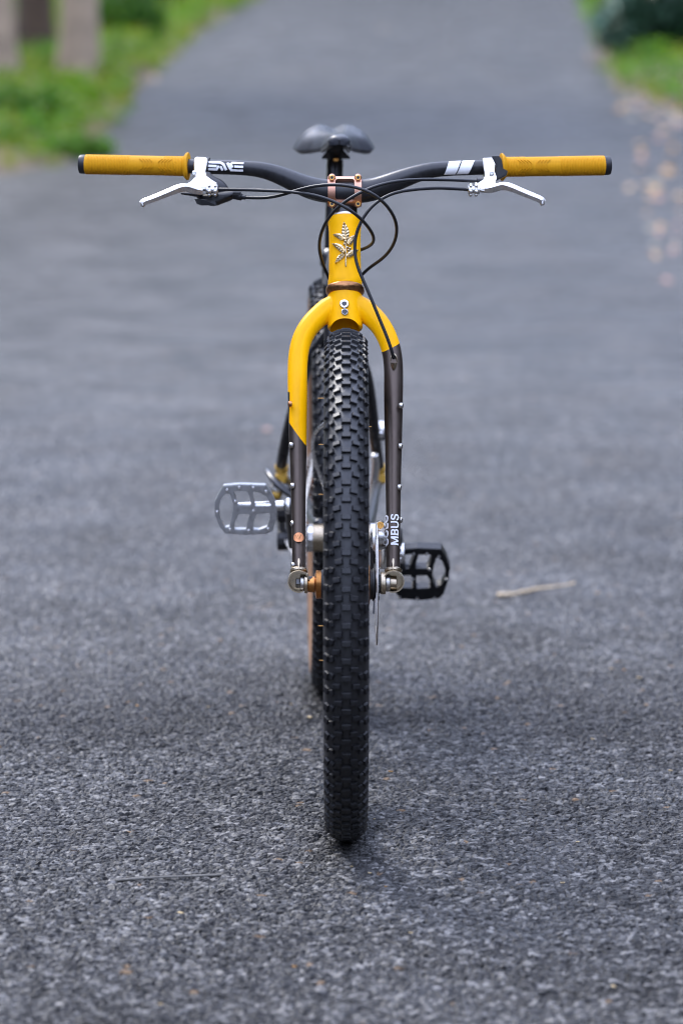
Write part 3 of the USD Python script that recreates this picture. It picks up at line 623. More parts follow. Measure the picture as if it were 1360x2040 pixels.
nodes = {'g': ('geometry', {}), 's': ('separate_xyz', {}),
    'lb': ('math', {'math_type': 'multiply_add', 'value2': bL, 'value3': cL}), 'lm': ('math', {'math_type': 'less_than'}),
    'rb': ('math', {'math_type': 'multiply_add', 'value2': bR, 'value3': cR}), 'rm': ('math', {'math_type': 'less_than'}),
    'right': ('math', {'math_type': 'greater_than', 'value2': FX}), 'left': ('math', {'math_type': 'less_than', 'value2': FX}),
    'L': ('math', {'math_type': 'multiply'}), 'R': ('math', {'math_type': 'multiply'}),
    'sx': ('math', {'math_type': 'multiply_add', 'value2': 0.02, 'value3': xs_ - .02 * zs_}), 'sl': ('math', {'math_type': 'less_than'}), 'sz': ('math', {'math_type': 'less_than', 'value2': zs_}), 'sv': ('math', {'math_type': 'multiply'}),
    'o1': ('math', {'math_type': 'maximum'}), 'o2': ('math', {'math_type': 'maximum'}),
    'n': ('noise_texture', {'scale': 60.0, 'detail': 4.0}), 'nr': ('map_range', {'from_min': .3, 'from_max': .7, 'to_min': .32, 'to_max': .43}),
    'mc': ('mix_color', {'a': YELLOW, 'b': (.095, .075, .062)}), 'mm': ('math', {'math_type': 'multiply', 'value2': .92}),
    'p': ('principled_bsdf', {'specular_ior_level': .14})}
M['fork'] = usdkit.material(stage, '/World/Looks/two_tone_fork', nodes, [('g.position', 's.vector'), ('s.x', 'lb.value1'), ('s.z', 'lm.value1'), ('lb.value', 'lm.value2'), ('s.x', 'rb.value1'), ('s.z', 'rm.value1'), ('rb.value', 'rm.value2'),
    ('s.x', 'right.value1'), ('s.x', 'left.value1'), ('lm.value', 'L.value1'), ('left.value', 'L.value2'), ('rm.value', 'R.value1'), ('right.value', 'R.value2'),
    ('s.z', 'sx.value1'), ('s.x', 'sl.value1'), ('sx.value', 'sl.value2'), ('s.z', 'sz.value1'), ('sl.value', 'sv.value1'), ('sz.value', 'sv.value2'), ('L.value', 'o1.value1'), ('R.value', 'o1.value2'), ('o1.value', 'o2.value1'), ('sv.value', 'o2.value2'),
    ('o2.value', 'mc.fac'), ('mc.result', 'p.base_color'), ('o2.value', 'mm.value1'), ('mm.value', 'p.metallic'), ('g.position', 'n.vector'), ('n.fac', 'nr.value'), ('nr.result', 'p.roughness')], surface='p.BSDF')
fork = part(bike, 'fork', fork_mesh, M['fork'], 38, 'yellow fork crown with brown lower legs')
part(fork, 'steerer_bottom', cyl(CR - SA * .014, CR - SA * .009, .0221, seg=32), M['bronze'], 30)
def ring(o, n_, R, r, hgt=.002, hole=None):
    hole = hole or R * .5
    return put(lathe([(R, -.004), (R, hgt * .6), (R - .0008, hgt), (hole + .0008, hgt), (hole, hgt * .5), (hole, -.003), (0, -.003)], 28), o, n_)
CF_ = unit(SF + np.array([0, 0, .0]))
for (px, py), R_, h_ in (((685.5, 606), .0068, .0031), ((686.5, 624.5), .0052, .0034)):
    o = P(px, py, .19); dd = o - CR; ax_ = dd @ SA; o = CR + SA * ax_ + np.array([o[0] - CR[0], 0, 0]) + SF * .0262
    part(fork, 'eyelet', join(ring(o, SF, R_, 0, .0022, h_)), M['silver'], 30)
    part(fork, 'eyelet_hole', put(lathe([(0, 0), (h_, 0), (h_, .0004), (0, .0004)], 20), o + SF * .0008, SF), M['black'], 30)  # flat black disc painted in for the dark inside the eyelet
for side, rows in ((-1, [(575.5, 805, .12), (577.5, 887, .098), (580, 968, .07), (580.5, 1043, .048), (581.5, 1126, .018)]), (1, [(801, 808, .12), (799.5, 889, .098), (797.5, 971, .07), (799.5, 1036, .060)])):
    for px, py, Yd in rows:
        o = P(px, py, Yd) - np.array([side * .0035, 0, 0])
        part(fork, 'mount_boss', put(lathe([(0, 0), (.0046, 0), (.0046, .003), (.0038, .0045), (.002, .0052), (0, .0052)], 16), o, [side, -.25, 0]), M['bronze' if (side < 0 and py < 820) else 'steel'], 40)
# cable port on the right leg
o = P(784, 712, .155); pt = put(lathe([(.0052, -.006), (.0062, .0), (.0058, .0022), (.0045, .0026), (.0036, .001), (.0036, -.004)], 24), [0, 0, 0], [0, 0, 1])
pt.vertices *= [1, 1.75, 1]; pt.apply_transform(frame(o + np.array([0, .001, -.004]), [0, -1, .12], [1, 0, 0]))
part(fork, 'cable_port', pt, M['olive'], 40)
part(fork, 'cable_port_tail', hull([P(777, 722, .148) + [0, .001, 0], P(791, 722, .148) + [0, .001, 0], P(784, 737, .142) + [0, .002, 0], P(784, 724, .143), P(779, 732, .146), P(789, 732, .146)]), M['olive'], 40)
# round copper badge on the left leg
lo = P(595, 1075, .036); la = unit(P(594.5, 1050, .048) - P(595, 1136, .018)); rl = 27.6 * S(.04) / 2
part(fork, 'round_badge', wrap(extr(Point(0, 0).buffer(.0072, 16), .0016), lo, la, np.array([0, -1, .15]), rl - .0004, .003), M['badge'], 30)
mk = unary_union([LineString([(.0035, -.0028), (-.003, -.0006), (.0035, .0012)]).buffer(.0006), LineString([(-.003, .0012), (.0030, .0034)]).buffer(.0005)])
part(fork, 'badge_mark', wrap(extr(mk, .0022), lo, la, np.array([0, -1, .15]), rl - .0004, .003), M['bronze'], 30)
# lettering on the right leg, reading upwards in two lines
ra = unit(P(783, 1010, .0622) - P(783, 1090, .034)); rr_ = 28.2 * S(.05) / 2
for word, vx, y0_, hh in (('MBUS', -.0020, 1090, .0106), ('COLO', .0126, 1090, .0090)):
    t = meshkit.text_mesh(word, hh, .0007, bold=True); b_ = t.bounds; t.apply_translation([-b_[0][0], -(b_[0][1] + b_[1][1]) / 2, 0])
    t.apply_scale([.0475 / (b_[1][0] - b_[0][0]), 1, 1])
    t.apply_translation([0, vx, 0])
    part(fork, 'lettering', wrap(t, P(783, y0_, .034), ra, np.array([.0, -1, .1]), 27.9 * S(.034) / 2 + .0002, .0025, (29.6 * S(.06) - 27.9 * S(.034)) / 2 / .05), M['white'], False, label='white word ' + word + ' written up the right leg')
# dropouts
for s, cx in ((-1, 595.0), (1, 783.0)):
    o = P(cx, 1157, .0); sc = S(0)
    hood = lathe([(.0145, -.0085), (.0150, -.004), (.0150, .008), (.0135, .008), (.0130, -.003), (.0125, -.0085), (.0145, -.0085)], 40)
    shell = man(put(lathe([(0, -.0115), (.0155, -.0115), (.0160, .012), (0, .012)], 40), o, [0, -1, 0])) - man(put(lathe([(0, -.006), (.0138, -.006), (.0143, .02), (0, .02)], 40), o, [0, -1, 0]))
    cut = cbox(.06, .06, .06, .001); cut.apply_translation(o + np.array([-s * .032, 0, -.036]))       # opened towards the wheel, below
    cut2 = cbox(.012, .06, .05, .001); cut2.apply_translation(o + np.array([-s * .0125, 0, -.022]))
    shell = shell - man(cut2)
    dp = part(bike, 'dropout', tm(shell), M['olive'], 35)
    part(dp, 'collar', put(lathe([(.010, 0), (.0128, .001), (.0128, .004), (.0105, .006), (.010, .006)], 30), P(cx, 1138, .012) - la * .002, la), M['olive'], 35)
    part(dp, 'rib', hull([P(cx - 3, 1140, -.001), P(cx + 3, 1140, -.001), P(cx - 2, 1118, .010), P(cx + 2, 1118, .010), P(cx, 1104, .024), P(cx, 1136, -.004), P(cx - 3, 1140, .01), P(cx + 3, 1140, .01)]), M['olive'], 30)
    x_ = lambda px: P(px, 1157, 0)[0]
    for a_, b_, r_, mt in (((589, 598, .0075, 'darksteel'), (598, 606, .0118, 'steel'), (606, 613, .0150, 'olive'), (613, 623, .0100, 'plastic')) if s < 0 else ((777, 790, .0105, 'olive'), (768, 777, .0125, 'steel'), (758, 768, .0165, 'olive'), (750, 758, .0125, 'plastic'))):
        part(dp, 'axle_washer' if mt != 'darksteel' else 'axle_nut', cyl([x_(a_), 0, RW + .002], [x_(b_), 0, RW + .002], r_, seg=6 if mt == 'darksteel' else 28, bev=.0008), M[mt], 30)
# front brake caliper behind the right leg
cal = part(bike, 'front_caliper', join(cyl(P(738, 1078, .06), P(764, 1078, .06), .020, seg=32, bev=.003), put(cbox(.02, .05, .045, .004), P(757, 1092, .075))), M['silver'], 30)
part(cal, 'piston_cap', cyl(P(750, 1075, .045), P(768, 1075, .045), .017, .014, 28, .003), M['silver'], 30)
part(cal, 'arm', tube([P(753, 1040, .05), P(760, 1060, .05), P(763, 1100, .05), P(759, 1132, .05)], [.005, .008, .010, .006], 20, 12), M['lever'], 40)
part(cal, 'bolt', put(lathe([(0, 0), (.0052, 0), (.0052, .004), (.003, .004), (.0026, .001), (0, .001)], 16), P(757.5, 1046, .04), [0, -1, .1]), M['gold'], 30)
part(cal, 'bracket', put(cbox(.006, .014, .055, .002), P(741, 1105, .05)), M['plastic'], 30)
part(cal, 'bracket', put(cbox(.010, .014, .018, .002), P(757, 1050, .06)), M['plastic'], 30)
part(disc, 'carrier', put(lathe([(.012, -.004), (.024, -.003), (.024, .0), (.012, .004)], 30), [rx - .002, 0, RW], [1, 0, 0]), M['plastic'], 30)
part(disc, 'carrier_arm', hull([P(744, 1195, -.02), P(747, 1195, -.02), P(742, 1222, -.03), P(747, 1224, -.03), P(744, 1195, 0), P(746, 1224, 0)]), M['plastic'], 30)

# ---- head tube, headset, stem
HB, HT = P(687.5, 571, .238), P(686.5, 434, .283)
HB[1], HT[1] = .263, .263 + (HT[2] - HB[2]) * .445
HB, HT = P(687.5, 571, HB[1] - .026), P(686.5, 437, HT[1] - .026)
def onaxis(px, py):
    """a point of the steering axis seen behind photo pixel (the axis lies 26 mm behind the front face)"""
    d = ray(px, py); A0 = CR; n = np.cross(SA, [1, 0, 0]); t = ((A0 - np.array([0, -CD, CH])) @ n) / (d @ n)
    p = np.array([0, -CD, CH]) + d * t; return A0 + SA * ((p - A0) @ SA) + np.array([p[0] - A0[0], 0, 0])
hb, ht = onaxis(687.0, 569), onaxis(686.5, 436)
hl = np.linalg.norm(ht - hb); ha = unit(ht - hb)
prof = [(.0195, -.002), (.0248, -.002), (.0256, .001), (.0256, .007), (.0247, .011), (.0241, .020), (.0236, hl * .5), (.0238, hl - .022), (.0246, hl - .013), (.0250, hl - .009), (.0250, hl - .002), (.0243, hl), (.0195, hl)]
headtube = part(bike, 'head_tube', put(lathe(prof, 64), hb, ha), M['yellow'], 40, 'yellow head tube with a brass leaf badge')
r0 = onaxis(687, 578)
ringp = [(.0215, -.0095), (.0252, -.0085), (.0262, -.0072), (.0268, -.0055), (.0285, -.004), (.0292, -.001), (.0285, .003), (.0268, .0052), (.0250, .006), (.0215, .006)]
part(bike, 'headset_cup', put(lathe(ringp, 64), r0, ha), M['bronze'], 45, 'bronze lower headset cup')
part(bike, 'headset_cup', put(lathe([(.018, 0), (.0232, 0), (.0236, .0015), (.0225, .004), (.018, .0055)], 48), ht, ha), M['steel'], 40, 'thin silver upper headset cup')
part(bike, 'headset_spacer', put(lathe([(.014, 0), (.0190, 0), (.0190, .012), (.014, .012)], 48), ht + ha * .005, ha), M['black'], 40)
BARY = .272
BC = P(686.5, 381, BARY)
stem_o = ht + ha * .045
stem = part(bike, 'stem', join(cyl(ht + ha * .0165, ht + ha * .060, .0195, seg=36, bev=.002), hull(np.vstack([put(cbox(.040, .004, .036, .003), stem_o - SF * .004, SF, [1, 0, 0]).vertices, put(cbox(.046, .042, .004, .004), BC + np.array([0, .017, 0]), SF, [1, 0, 0]).vertices]))), M['bronze'], 35)
# faceplate: curved plate wrapped round the bar with a window and four bolts
fpn = unit([0, -1, .16]); fu = unit(np.cross([1, 0, 0], fpn)); fu = fu if fu[2] > 0 else -fu
sc = S(BARY)
plate = sbox(-33 * sc, -37 * sc, 33 * sc, 37 * sc).buffer(-.003).buffer(.003)
win = sbox(-18.5 * sc, -19 * sc, 19 * sc, 20 * sc); win = win.buffer(-.004).buffer(.004)
fp = wrap(extr(plate.difference(win), .0052), BC, np.array([1.0, 0, 0]), fpn, .0178, .003)
fplate = part(stem, 'faceplate', fp, M['copper'], 30, 'copper coloured faceplate with a window')
for sx in (-1, 1):
    for sy, py in ((1, 353.5), (-1, 406)):
        o = P(687 + sx * 26, py, BARY - .0155)
        part(stem, 'lug', cyl(o + [0, .030, 0], o + [0, .002, 0], .0052, .0056, 20, .001), M['copper'], 35)
        part(stem, 'bolt', put(lathe([(0, 0), (.0040, 0), (.0042, .003), (.0036, .0042), (.0025, .0042), (.0023, .001), (0, .001)], 20), o + np.array([0, .001, 0]), [0, -1, .12]), M['gold'], 30)
        part(stem, 'bolt_socket', put(lathe([(0, 0), (.0023, 0), (.0023, .0022), (0, .0022)], 6), o + np.array([0, .001, 0]), [0, -1, .12]), M['black'], 20)  # black disc set in the recess, its colour standing for the shade there
# leaf badge on the head tube
def on_tube(px, py, lift=0.0):
    """point on the head tube's front surface seen at a photo pixel"""
    a_ = onaxis(px, py); s_ = (a_ - hb) @ ha; c = hb + ha * s_; dx = P(px, py, .22)[0] - c[0]; dx = float(np.clip(dx, -.022, .022)); R_ = .0239
    return c + np.array([dx, 0, 0]) + SF * math.sqrt(R_ ** 2 - dx ** 2) + (SF * math.sqrt(R_ ** 2 - dx ** 2) + np.array([dx, 0, 0])) / R_ * lift
def badge_leaf(a, b, wpx, seed, bend=0.0):
    n, m_ = 25, 9; a, b = np.array(a, float), np.array(b, float); d_ = b - a; nv = np.array([-d_[1], d_[0]]) / np.linalg.norm(d_)
    V = []
    for i in range(n):
        t = i / (n - 1); w = wpx / 2 * (math.sin(math.pi * min(1, .06 + .94 * t) ** .75) ** .8) if t < 1 else 0
        w *= 1.28 * (1 + .05 * math.cos(t * 6 * 2 * math.pi))
        c = a + d_ * t + nv * bend * math.sin(math.pi * t)
        for j in range(m_):
            s_ = (j / (m_ - 1)) * 2 - 1
            vein = .5 + .5 * math.cos((t * 6 + .25 * abs(s_) * -3) * 2 * math.pi)
            z = .0022 * (1 - abs(s_) ** 2.2) + .0010 * vein * (abs(s_) > .1) - .0011 * (abs(s_) < .1) + .0002
            if abs(s_) == 1: z = -.0012
            V.append(on_tube(*(c + nv * s_ * w), z))
    F_ = []
    for i in range(n - 1):
        for j in range(m_ - 1):
            k = i * m_ + j; F_ += [[k, k + 1, k + m_ + 1], [k, k + m_ + 1, k + m_]]
    t_ = trimesh.Trimesh(np.array(V), np.array(F_), process=False)
    if (t_.face_normals @ SF).mean() < 0: t_.invert()
    return t_
for k, (a, b, w, bd) in enumerate([((688.5, 489), (684.7, 453), 14, 1), ((684.5, 488), (664.5, 475.5), 10, 1.5), ((686.5, 514), (662.3, 492.5), 10.5, 1.5), ((685.4, 517), (668.5, 534), 10, 1), ((692.5, 499), (707.5, 476.5), 10.5, -1), ((690.6, 523), (712, 505), 10.5, -1)]):
    part(headtube, 'brass_leaf', badge_leaf(a, b, w, k, bd), M['brass'], 25)
part(headtube, 'brass_stalk', tube([on_tube(688.7, 542, .0002), on_tube(688.5, 530, .0008), on_tube(688.8, 512, .001), on_tube(688, 496, .001), on_tube(687.5, 486, .0006)], [.0010, .0011, .0010, .0009, .0007], 30, 8), M['brass'], True)
for px, py, r_ in ((688, 492, .0026), (691.5, 504, .0020), (696.3, 505.5, .0022), (693.5, 509, .0018), (685.5, 497, .0018)):
    s_ = trimesh.creation.icosphere(2, r_); s_.apply_translation(on_tube(px, py, .0010)); part(headtube, 'brass_berry', s_, M['brass'], True)

# ---- handlebar, grips
BL = [(165, 326.5, .315), (270, 328.5, .303), (375, 330.5, .292), (430, 332, .286), (485, 334, .280), (520, 338, .277), (551, 346.5, .275), (593, 364, .272), (634, 377.5, .272), (687, 381.5, .272), (740, 377, .272), (781, 363, .272), (822, 348, .275), (856, 339, .277), (890, 335.5, .280), (945, 333.5, .286), (1000, 332, .292), (1105, 330.5, .303), (1208, 329, .315)]
bw = [14, 14, 14.3, 14.4, 14.6, 15.6, 17.6, 20.5, 22.8, 23.4, 22.8, 20.5, 17.6, 15.6, 14.6, 14.4, 14.3, 14, 14]
BP = np.array([P(*r) for r in BL])
bar = part(bike, 'handlebar', tube(BP, [w * S(.28) for w in bw], 160, 32), M['carbon'], True, 'black carbon handlebar')
def barframe(px):
    k = np.interp(px, [b[0] for b in BL], np.arange(len(BL))); i = int(min(k, len(BL) - 2)); t = k - i
    return BP[i] * (1 - t) + BP[i + 1] * t, unit(BP[i + 1] - BP[i]), (bw[i] * (1 - t) + bw[i + 1] * t) * S(.28)
def onbar(px): d = np.array([b[0] for b in BL]); return barframe(px)
sb = S(.283)
def bar_print(name, poly, pxc, label, up=.0):
    o, ax_, r_ = barframe(pxc)
    part(bar, name, wrap(extr(poly, .0005), o, ax_, np.array([0, -1, .2]), r_ + .0001, .0025), M['white'], False, label)
def pxpoly(pts, cx, cy): return Polygon([((x - cx) * sb, (y - cy) * sb * -1) for x, y in pts])
# stylised logo of joined stripes reading ENVE, drawn from its strokes in photo pixels
def stroke(pts, w): return LineString([((x - 451) * sb, -(y - 332.2) * sb) for x, y in pts]).buffer(w * sb / 2, cap_style='flat', join_style='mitre', mitre_limit=2)
logo = unary_union([
    stroke([(415.5, 325.2), (441, 325.2), (447.5, 329), (453.5, 340.2)], 5.0), stroke([(415.5, 333.0), (434, 333.0)], 4.4), stroke([(415.5, 339.6), (434, 339.6), (437, 334.5), (437, 332)], 4.4),
    stroke([(441.5, 333), (446, 341)], 4.6), stroke([(454.5, 325.2), (459.5, 334), (464, 340.6), (487.5, 340.6)], 5.2),
    stroke([(463, 324.8), (487.5, 324.8)], 4.4), stroke([(460.5, 325.5), (465.5, 334.5)], 4.6), stroke([(469, 332.6), (487.5, 332.6)], 4.2)])
logo = logo.intersection(sbox(-36 * sb, -9.9 * sb, 36 * sb, 9.7 * sb))
bar_print('lettering', logo, 451, 'white stylised letters ENVE')
for poly in ([(894, 320), (918, 320), (904, 347), (881.5, 347)], [(921, 320), (945.5, 320), (930, 347), (906.5, 347)]):
    bar_print('white_stripe', Polygon([((x - 913) * sb, -(y - 334) * sb * 1.18) for x, y in poly]), 913, None)
for s in (-1, 1):
    a_, b_ = (376, 158) if s < 0 else (997, 1215.5)
    A, _, _ = onbar(a_); B, _, _ = onbar(b_)
    if s < 0: B = P(158, 326.4, .316)
    else: B = P(1215.5, 328.9, .316)
    L_ = np.linalg.norm(B - A); px = L_ / abs(b_ - a_); r_ = 19.0 * S(.3)
    prof = [(r_ * .8, 0), (27.0 * S(.3), 0.0005), (27.5 * S(.3), .0022), (26 * S(.3), .0042), (21.5 * S(.3), .0068), (r_ * 1.0, .0085)]
    z = .0085; end = L_ - 12 * px
    while z < end - .006:
        e_ = .00012 if .036 < z < .090 else .00055
        prof += [(r_ * 1.000, z), (r_ + e_, z + .0005), (r_ + e_, z + .0014), (r_, z + .0018)]; z += .0024
    prof += [(r_, end - .005), (r_ + .0004, end - .0045), (r_ + .0004, end - .001), (r_ * .95, end), (r_ * .7, end)]
    gp = part(bike, 'grip', put(lathe(prof, 48), A, B - A), M['grip'], 30)
    part(gp, 'end_cap', put(lathe([(r_ * .8, end - .001), (r_ * .985, end - .0005), (r_ * 1.0, end + .002), (r_ * .985, L_ - .0025), (r_ * .93, L_ - .0007), (r_ * .8, L_), (0, L_)], 40), A, B - A), M['plastic'], 40)
    # raised chevrons on the inner part of the grip
    ch = []
    for k in range(4):
        for q in (-1, 1):
            ch.append(LineString([(q * (.004 + .0048 * k + .006), .009), (q * (.004 + .0048 * k), .0035), (q * (.004 + .0048 * k), -.0035), (q * (.004 + .0048 * k + .006), -.009)]).buffer(.0006))
    ctr, gax, _ = onbar(313 if s < 0 else 1060)
    ctr = A + (B - A) * (63 / 218.)
    part(gp, 'chevron_relief', wrap(extr(unary_union(ch), .0011), ctr, unit(B - A) * (1 if s > 0 else -1), np.array([0, -1, .15]), r_ + .0001, .002), M['grip'], 30)

# ---- brake levers
def outline(pts, o, depth, mat, parent, name, Yd, bev=.0012, label=None, smooth=32, tilt=.14):
    """a plate drawn in photo pixels at depth Yd, thick along the line of sight"""
    s_ = S(Yd); poly = Polygon([((x - o[0]) * s_, -(y - o[1]) * s_) for x, y in pts]).buffer(0)
    poly = poly.buffer(-.0008).buffer(.0016).buffer(-.0008)
    m_ = extr(poly, depth, bev); m2 = extr(poly, depth, bev)
    return part(parent, name, put(m_, P(*o, Yd), [0, -1, tilt], [1, 0, 0]), M[mat], smooth, label)
def lever(s):
    X = (lambda x: x) if s < 0 else (lambda x: x)
    if s < 0:
        lp = thing_part('brake_lever'); 
        blade = [(400, 380, .222), (384, 377, .216), (366, 373, .210), (345, 379, .203), (318, 390, .197), (297, 398, .193), (287, 402, .192), (284.5, 405, .192)]
        body = [(413, 318), (391, 318), (388.5, 332), (388, 348), (390, 356), (381, 366), (372, 371), (380, 381), (414, 382), (431, 379), (430, 368), (421, 362), (411, 354), (409, 345), (411, 330)]
        cl = (400, 333.5); adj = [(410, 377, .0070), (415, 377, .0074), (421, 377, .0055), (427, 377, .0074), (434, 376.5, .0060)]
    else:
        blade = [(968, 376, .222), (985, 374, .216), (1002, 370, .210), (1020, 374, .203), (1047, 385, .197), (1067, 393, .193), (1077, 398, .192), (1079.5, 402, .192)]
        body = [(962, 318), (983, 318), (984, 345), (988, 358), (985, 368), (990, 378), (968, 386), (950, 383), (950, 370), (962, 362), (966, 352), (963, 335)]
        cl = (972.5, 333.5); adj = [(955, 377, .0070), (950, 377, .0074), (945, 377, .0055), (939, 377, .0074), (932, 377, .0060)]
    return blade, body, cl, adj
def thing_part(n): return None
for s in (-1, 1):
    blade, body, cl, adj = lever(s)
    root = outline(body, (400, 350) if s < 0 else (970, 350), .011, 'lever', bike, 'brake_lever', .252, .0018, tilt=.42)
    o, ax_, r_ = barframe(cl[0])
    w_ = 11 * S(.28)
    part(root, 'clamp', put(lathe([(r_ + .0002, -w_), (r_ + .0026, -w_), (r_ + .0034, -w_ + .001), (r_ + .0034, w_ - .001), (r_ + .0026, w_), (r_ + .0002, w_)], 36), o, ax_), M['lever'], 35)
    bp = [P(*b) for b in blade]
    t = tube(bp, [6.8 * S(.2), 7.0 * S(.2), 8.0 * S(.2), 7.2 * S(.2), 6.6 * S(.2), 6.0 * S(.2), 5.4 * S(.2), 4.0 * S(.2)], 60, 4, up=[0, 1, 1])
    # rounded-rectangle section: blade flat on top, deep in front
    def blade_mesh():
        q = spline(np.array(bp), 48); hw = spline(np.array([[b[0], 0, 0] for b in blade]), 48)
        hts = np.interp(np.linspace(0, 1, 48), [0, .15, .35, .6, .85, 1], [6.0, 6.6, 6.6, 5.4, 5.0, 5.2]) * S(.2)
        T = unit_rows(np.gradient(q, axis=0)); V = []
        sec = [(-1, -.75), (-.75, -1), (.75, -1), (1, -.75), (1, .75), (.75, 1), (-.75, 1), (-1, .75)]
        for i in range(48):
            up_ = unit(np.array([0, -.35, 1]) - T[i] * (np.array([0, -.35, 1]) @ T[i])); sd = np.cross(T[i], up_)
            V += [q[i] + up_ * hts[i] * c + sd * .0058 * a for a, c in sec]
        n8 = 8; F_ = []
        for i in range(47):
            for j in range(n8):
                k = (j + 1) % n8; F_ += [[i * n8 + j, i * n8 + k, (i + 1) * n8 + k], [i * n8 + j, (i + 1) * n8 + k, (i + 1) * n8 + j]]
        F_ += [[0, j + 1, j] for j in range(1, 7)] + [[47 * 8, 47 * 8 + j, 47 * 8 + j + 1] for j in range(1, 7)]
        m_ = trimesh.Trimesh(np.array(V), np.array(F_), process=True); m_.fix_normals(); return m_
    part(root, 'blade', blade_mesh(), M['lever'], 30)
    tip = [P(blade[-1][0] + s * -1.0, blade[-1][1] - 3, .192), P(blade[-1][0], blade[-1][1] + 2, .190), P(blade[-1][0] + s * 1.0, blade[-1][1] + 6, .189)]
    part(root, 'blade_tip', tube(tip, [.0042, .0038, .0030], 14, 12, flat=1.2), M['lever'], True)
    ctr = [P(a, b, .235) for a, b, _ in adj]
    part(root, 'adjuster', join(*[cyl(ctr[i], ctr[i + 1], adj[i][2], seg=24, bev=.0006) for i in range(4)]), M['silver'], 30)
    dx = unit(ctr[-1] - ctr[0])
    for kk in (1, 3):
        for j in range(6):
            a_ = j * math.pi / 3 + .3; q = ctr[kk] + dx * .0015 + np.array([0, math.cos(a_), math.sin(a_)]) * .0082
            s_ = trimesh.creation.icosphere(2, .0027); s_.vertices *= [1.0, 1, 1]; s_.apply_translation(q); part(root, 'adjuster_knob', s_, M['silver'], True)
    bo = P(386.5 if s < 0 else 979, 344, .2395)
    part(root, 'pivot_bolt', put(lathe([(0, -.002), (.0034, -.002), (.0034, .0012), (.0026, .002), (.0015, .002), (.0013, .0), (0, .0)], 18), bo, [0, -1, .1]), M['silver'], 30)

# ---- gear shifter below the bar on the left, dropper lever on the right
o, ax_, r_ = barframe(413.5)
shift = part(bike, 'gear_shifter', hull(np.vstack([trimesh.creation.icosphere(2, 1).vertices * np.array(e) + P(x, y, Yd) for x, y, Yd, e in ((405, 392, .262, (.010, .014, .006)), (425, 392, .255, (.016, .016, .008)), (447, 391, .252, (.014, .014, .008)), (464, 386, .25, (.008, .010, .006)), (424, 402, .250, (.013, .012, .006)))])), M['plastic'], 40, 'black gear shifter under the bar')
part(shift, 'clamp', put(lathe([(r_, -.0035), (r_ + .0028, -.0035), (r_ + .0034, -.001), (r_ + .0028, .0028), (r_, .0028)], 36), o, ax_), M['plastic'], 35)
part(shift, 'mount_arm', tube([P(413, 345, .27), P(420, 358, .262), P(436, 368, .258), P(448, 382, .255)], [.006, .008, .009, .007], 20, 12, flat=.7), M['plastic'], 40)
part(shift, 'thumb_paddle', hull([P(387.5, 396, .225), P(392, 405, .225), P(402, 408, .225), P(404, 397, .225), P(387.5, 396, .24), P(392, 406, .24), P(402, 409, .24), P(404, 396, .24), P(430, 399, .24), P(430, 408, .235)]), M['plastic'], 30)
part(shift, 'thumb_paddle', tube([P(362, 384, .26), P(380, 385, .255), P(400, 388, .25)], [.004, .006, .007], 14, 12, flat=.6), M['plastic'], 40)
part(shift, 'cable_barrel', join(cyl(P(465, 389, .24), P(482, 392, .236), .0055, seg=18, bev=.001), put(cbox(.012, .012, .006, .001), P(472, 385, .238)), cyl(P(482, 392, .236), P(489, 392.5, .235), .0036, seg=14)), M['plastic'], 30)
o, ax_, r_ = barframe(990)
drop = outline([(978, 312), (994, 312), (999, 322), (1001, 336), (1010, 341), (1008, 349), (997, 355), (984, 362), (981, 352), (986, 345), (988, 330)], (990, 335), .010, 'plastic', bike, 'seatpost_lever', .258, .0015, 'black lever that drops the saddle')
part(drop, 'clamp', put(lathe([(r_, -.005), (r_ + .003, -.005), (r_ + .0038, -.003), (r_ + .0038, .005), (r_, .006)], 36), o, ax_), M['plastic'], 35)
part(drop, 'cable_barrel', join(cyl(P(966, 359, .246), P(985, 354.5, .25), .0058, .0066, 18, .001), cyl(P(950, 360.5, .243), P(966, 359, .246), .0042, .0046, 14)), M['plastic'], 30)
part(drop, 'clamp_bolt', cyl(P(975, 349, .25), P(983, 347, .25), .0040, seg=12, bev=.001), M['silver'], 30)

# ---- cables
def cable(pts, label, r=.00245, mat='plastic', n=120):
    return part(bike, 'cable', tube([P(*p) for p in pts], r, n, 12), M[mat], True, label)
cable([(434, 376.5, .235), (470, 377, .222), (520, 378.5, .205), (570, 381, .185), (612, 386, .168), (650, 395.5, .155), (690, 414, .150), (722, 439, .160), (742, 467, .185), (742, 483, .215), (731, 492, .245), (716, 498, .27), (700, 503, .30)], 'black cable curling from the left lever')
cable([(488, 392.5, .235), (515, 393.5, .222), (545, 391, .205), (580, 382, .185), (620, 371.5, .165), (660, 367.5, .150), (700, 371, .140), (740, 385, .140), (772, 412, .152), (789, 447, .175), (785, 482, .200), (765, 511, .225), (740, 530, .25), (716, 552, .29), (700, 570, .33)], 'black cable making the widest loop')
cable([(952, 360.3, .243), (915, 358.5, .228), (875, 357.2, .212), (830, 357.3, .195), (785, 361.5, .18), (738, 374, .168), (695, 396, .165), (662, 424, .175), (642, 458, .195), (636, 492, .22), (643, 525, .245), (656, 556, .28), (668, 580, .32)], 'black cable looping past the left of the head tube')
cable([(933, 377, .235), (900, 375, .222), (865, 374.3, .21), (825, 377, .198), (780, 386, .19), (744, 408, .186), (722, 436, .184), (710, 465, .182), (706.5, 492, .178), (710, 522, .172), (722, 555, .166), (738, 592, .160), (757, 638, .154), (772, 675, .150), (780, 699, .150), (784, 713, .156), (785, 724, .165)], 'black brake hose running down to the right fork leg')

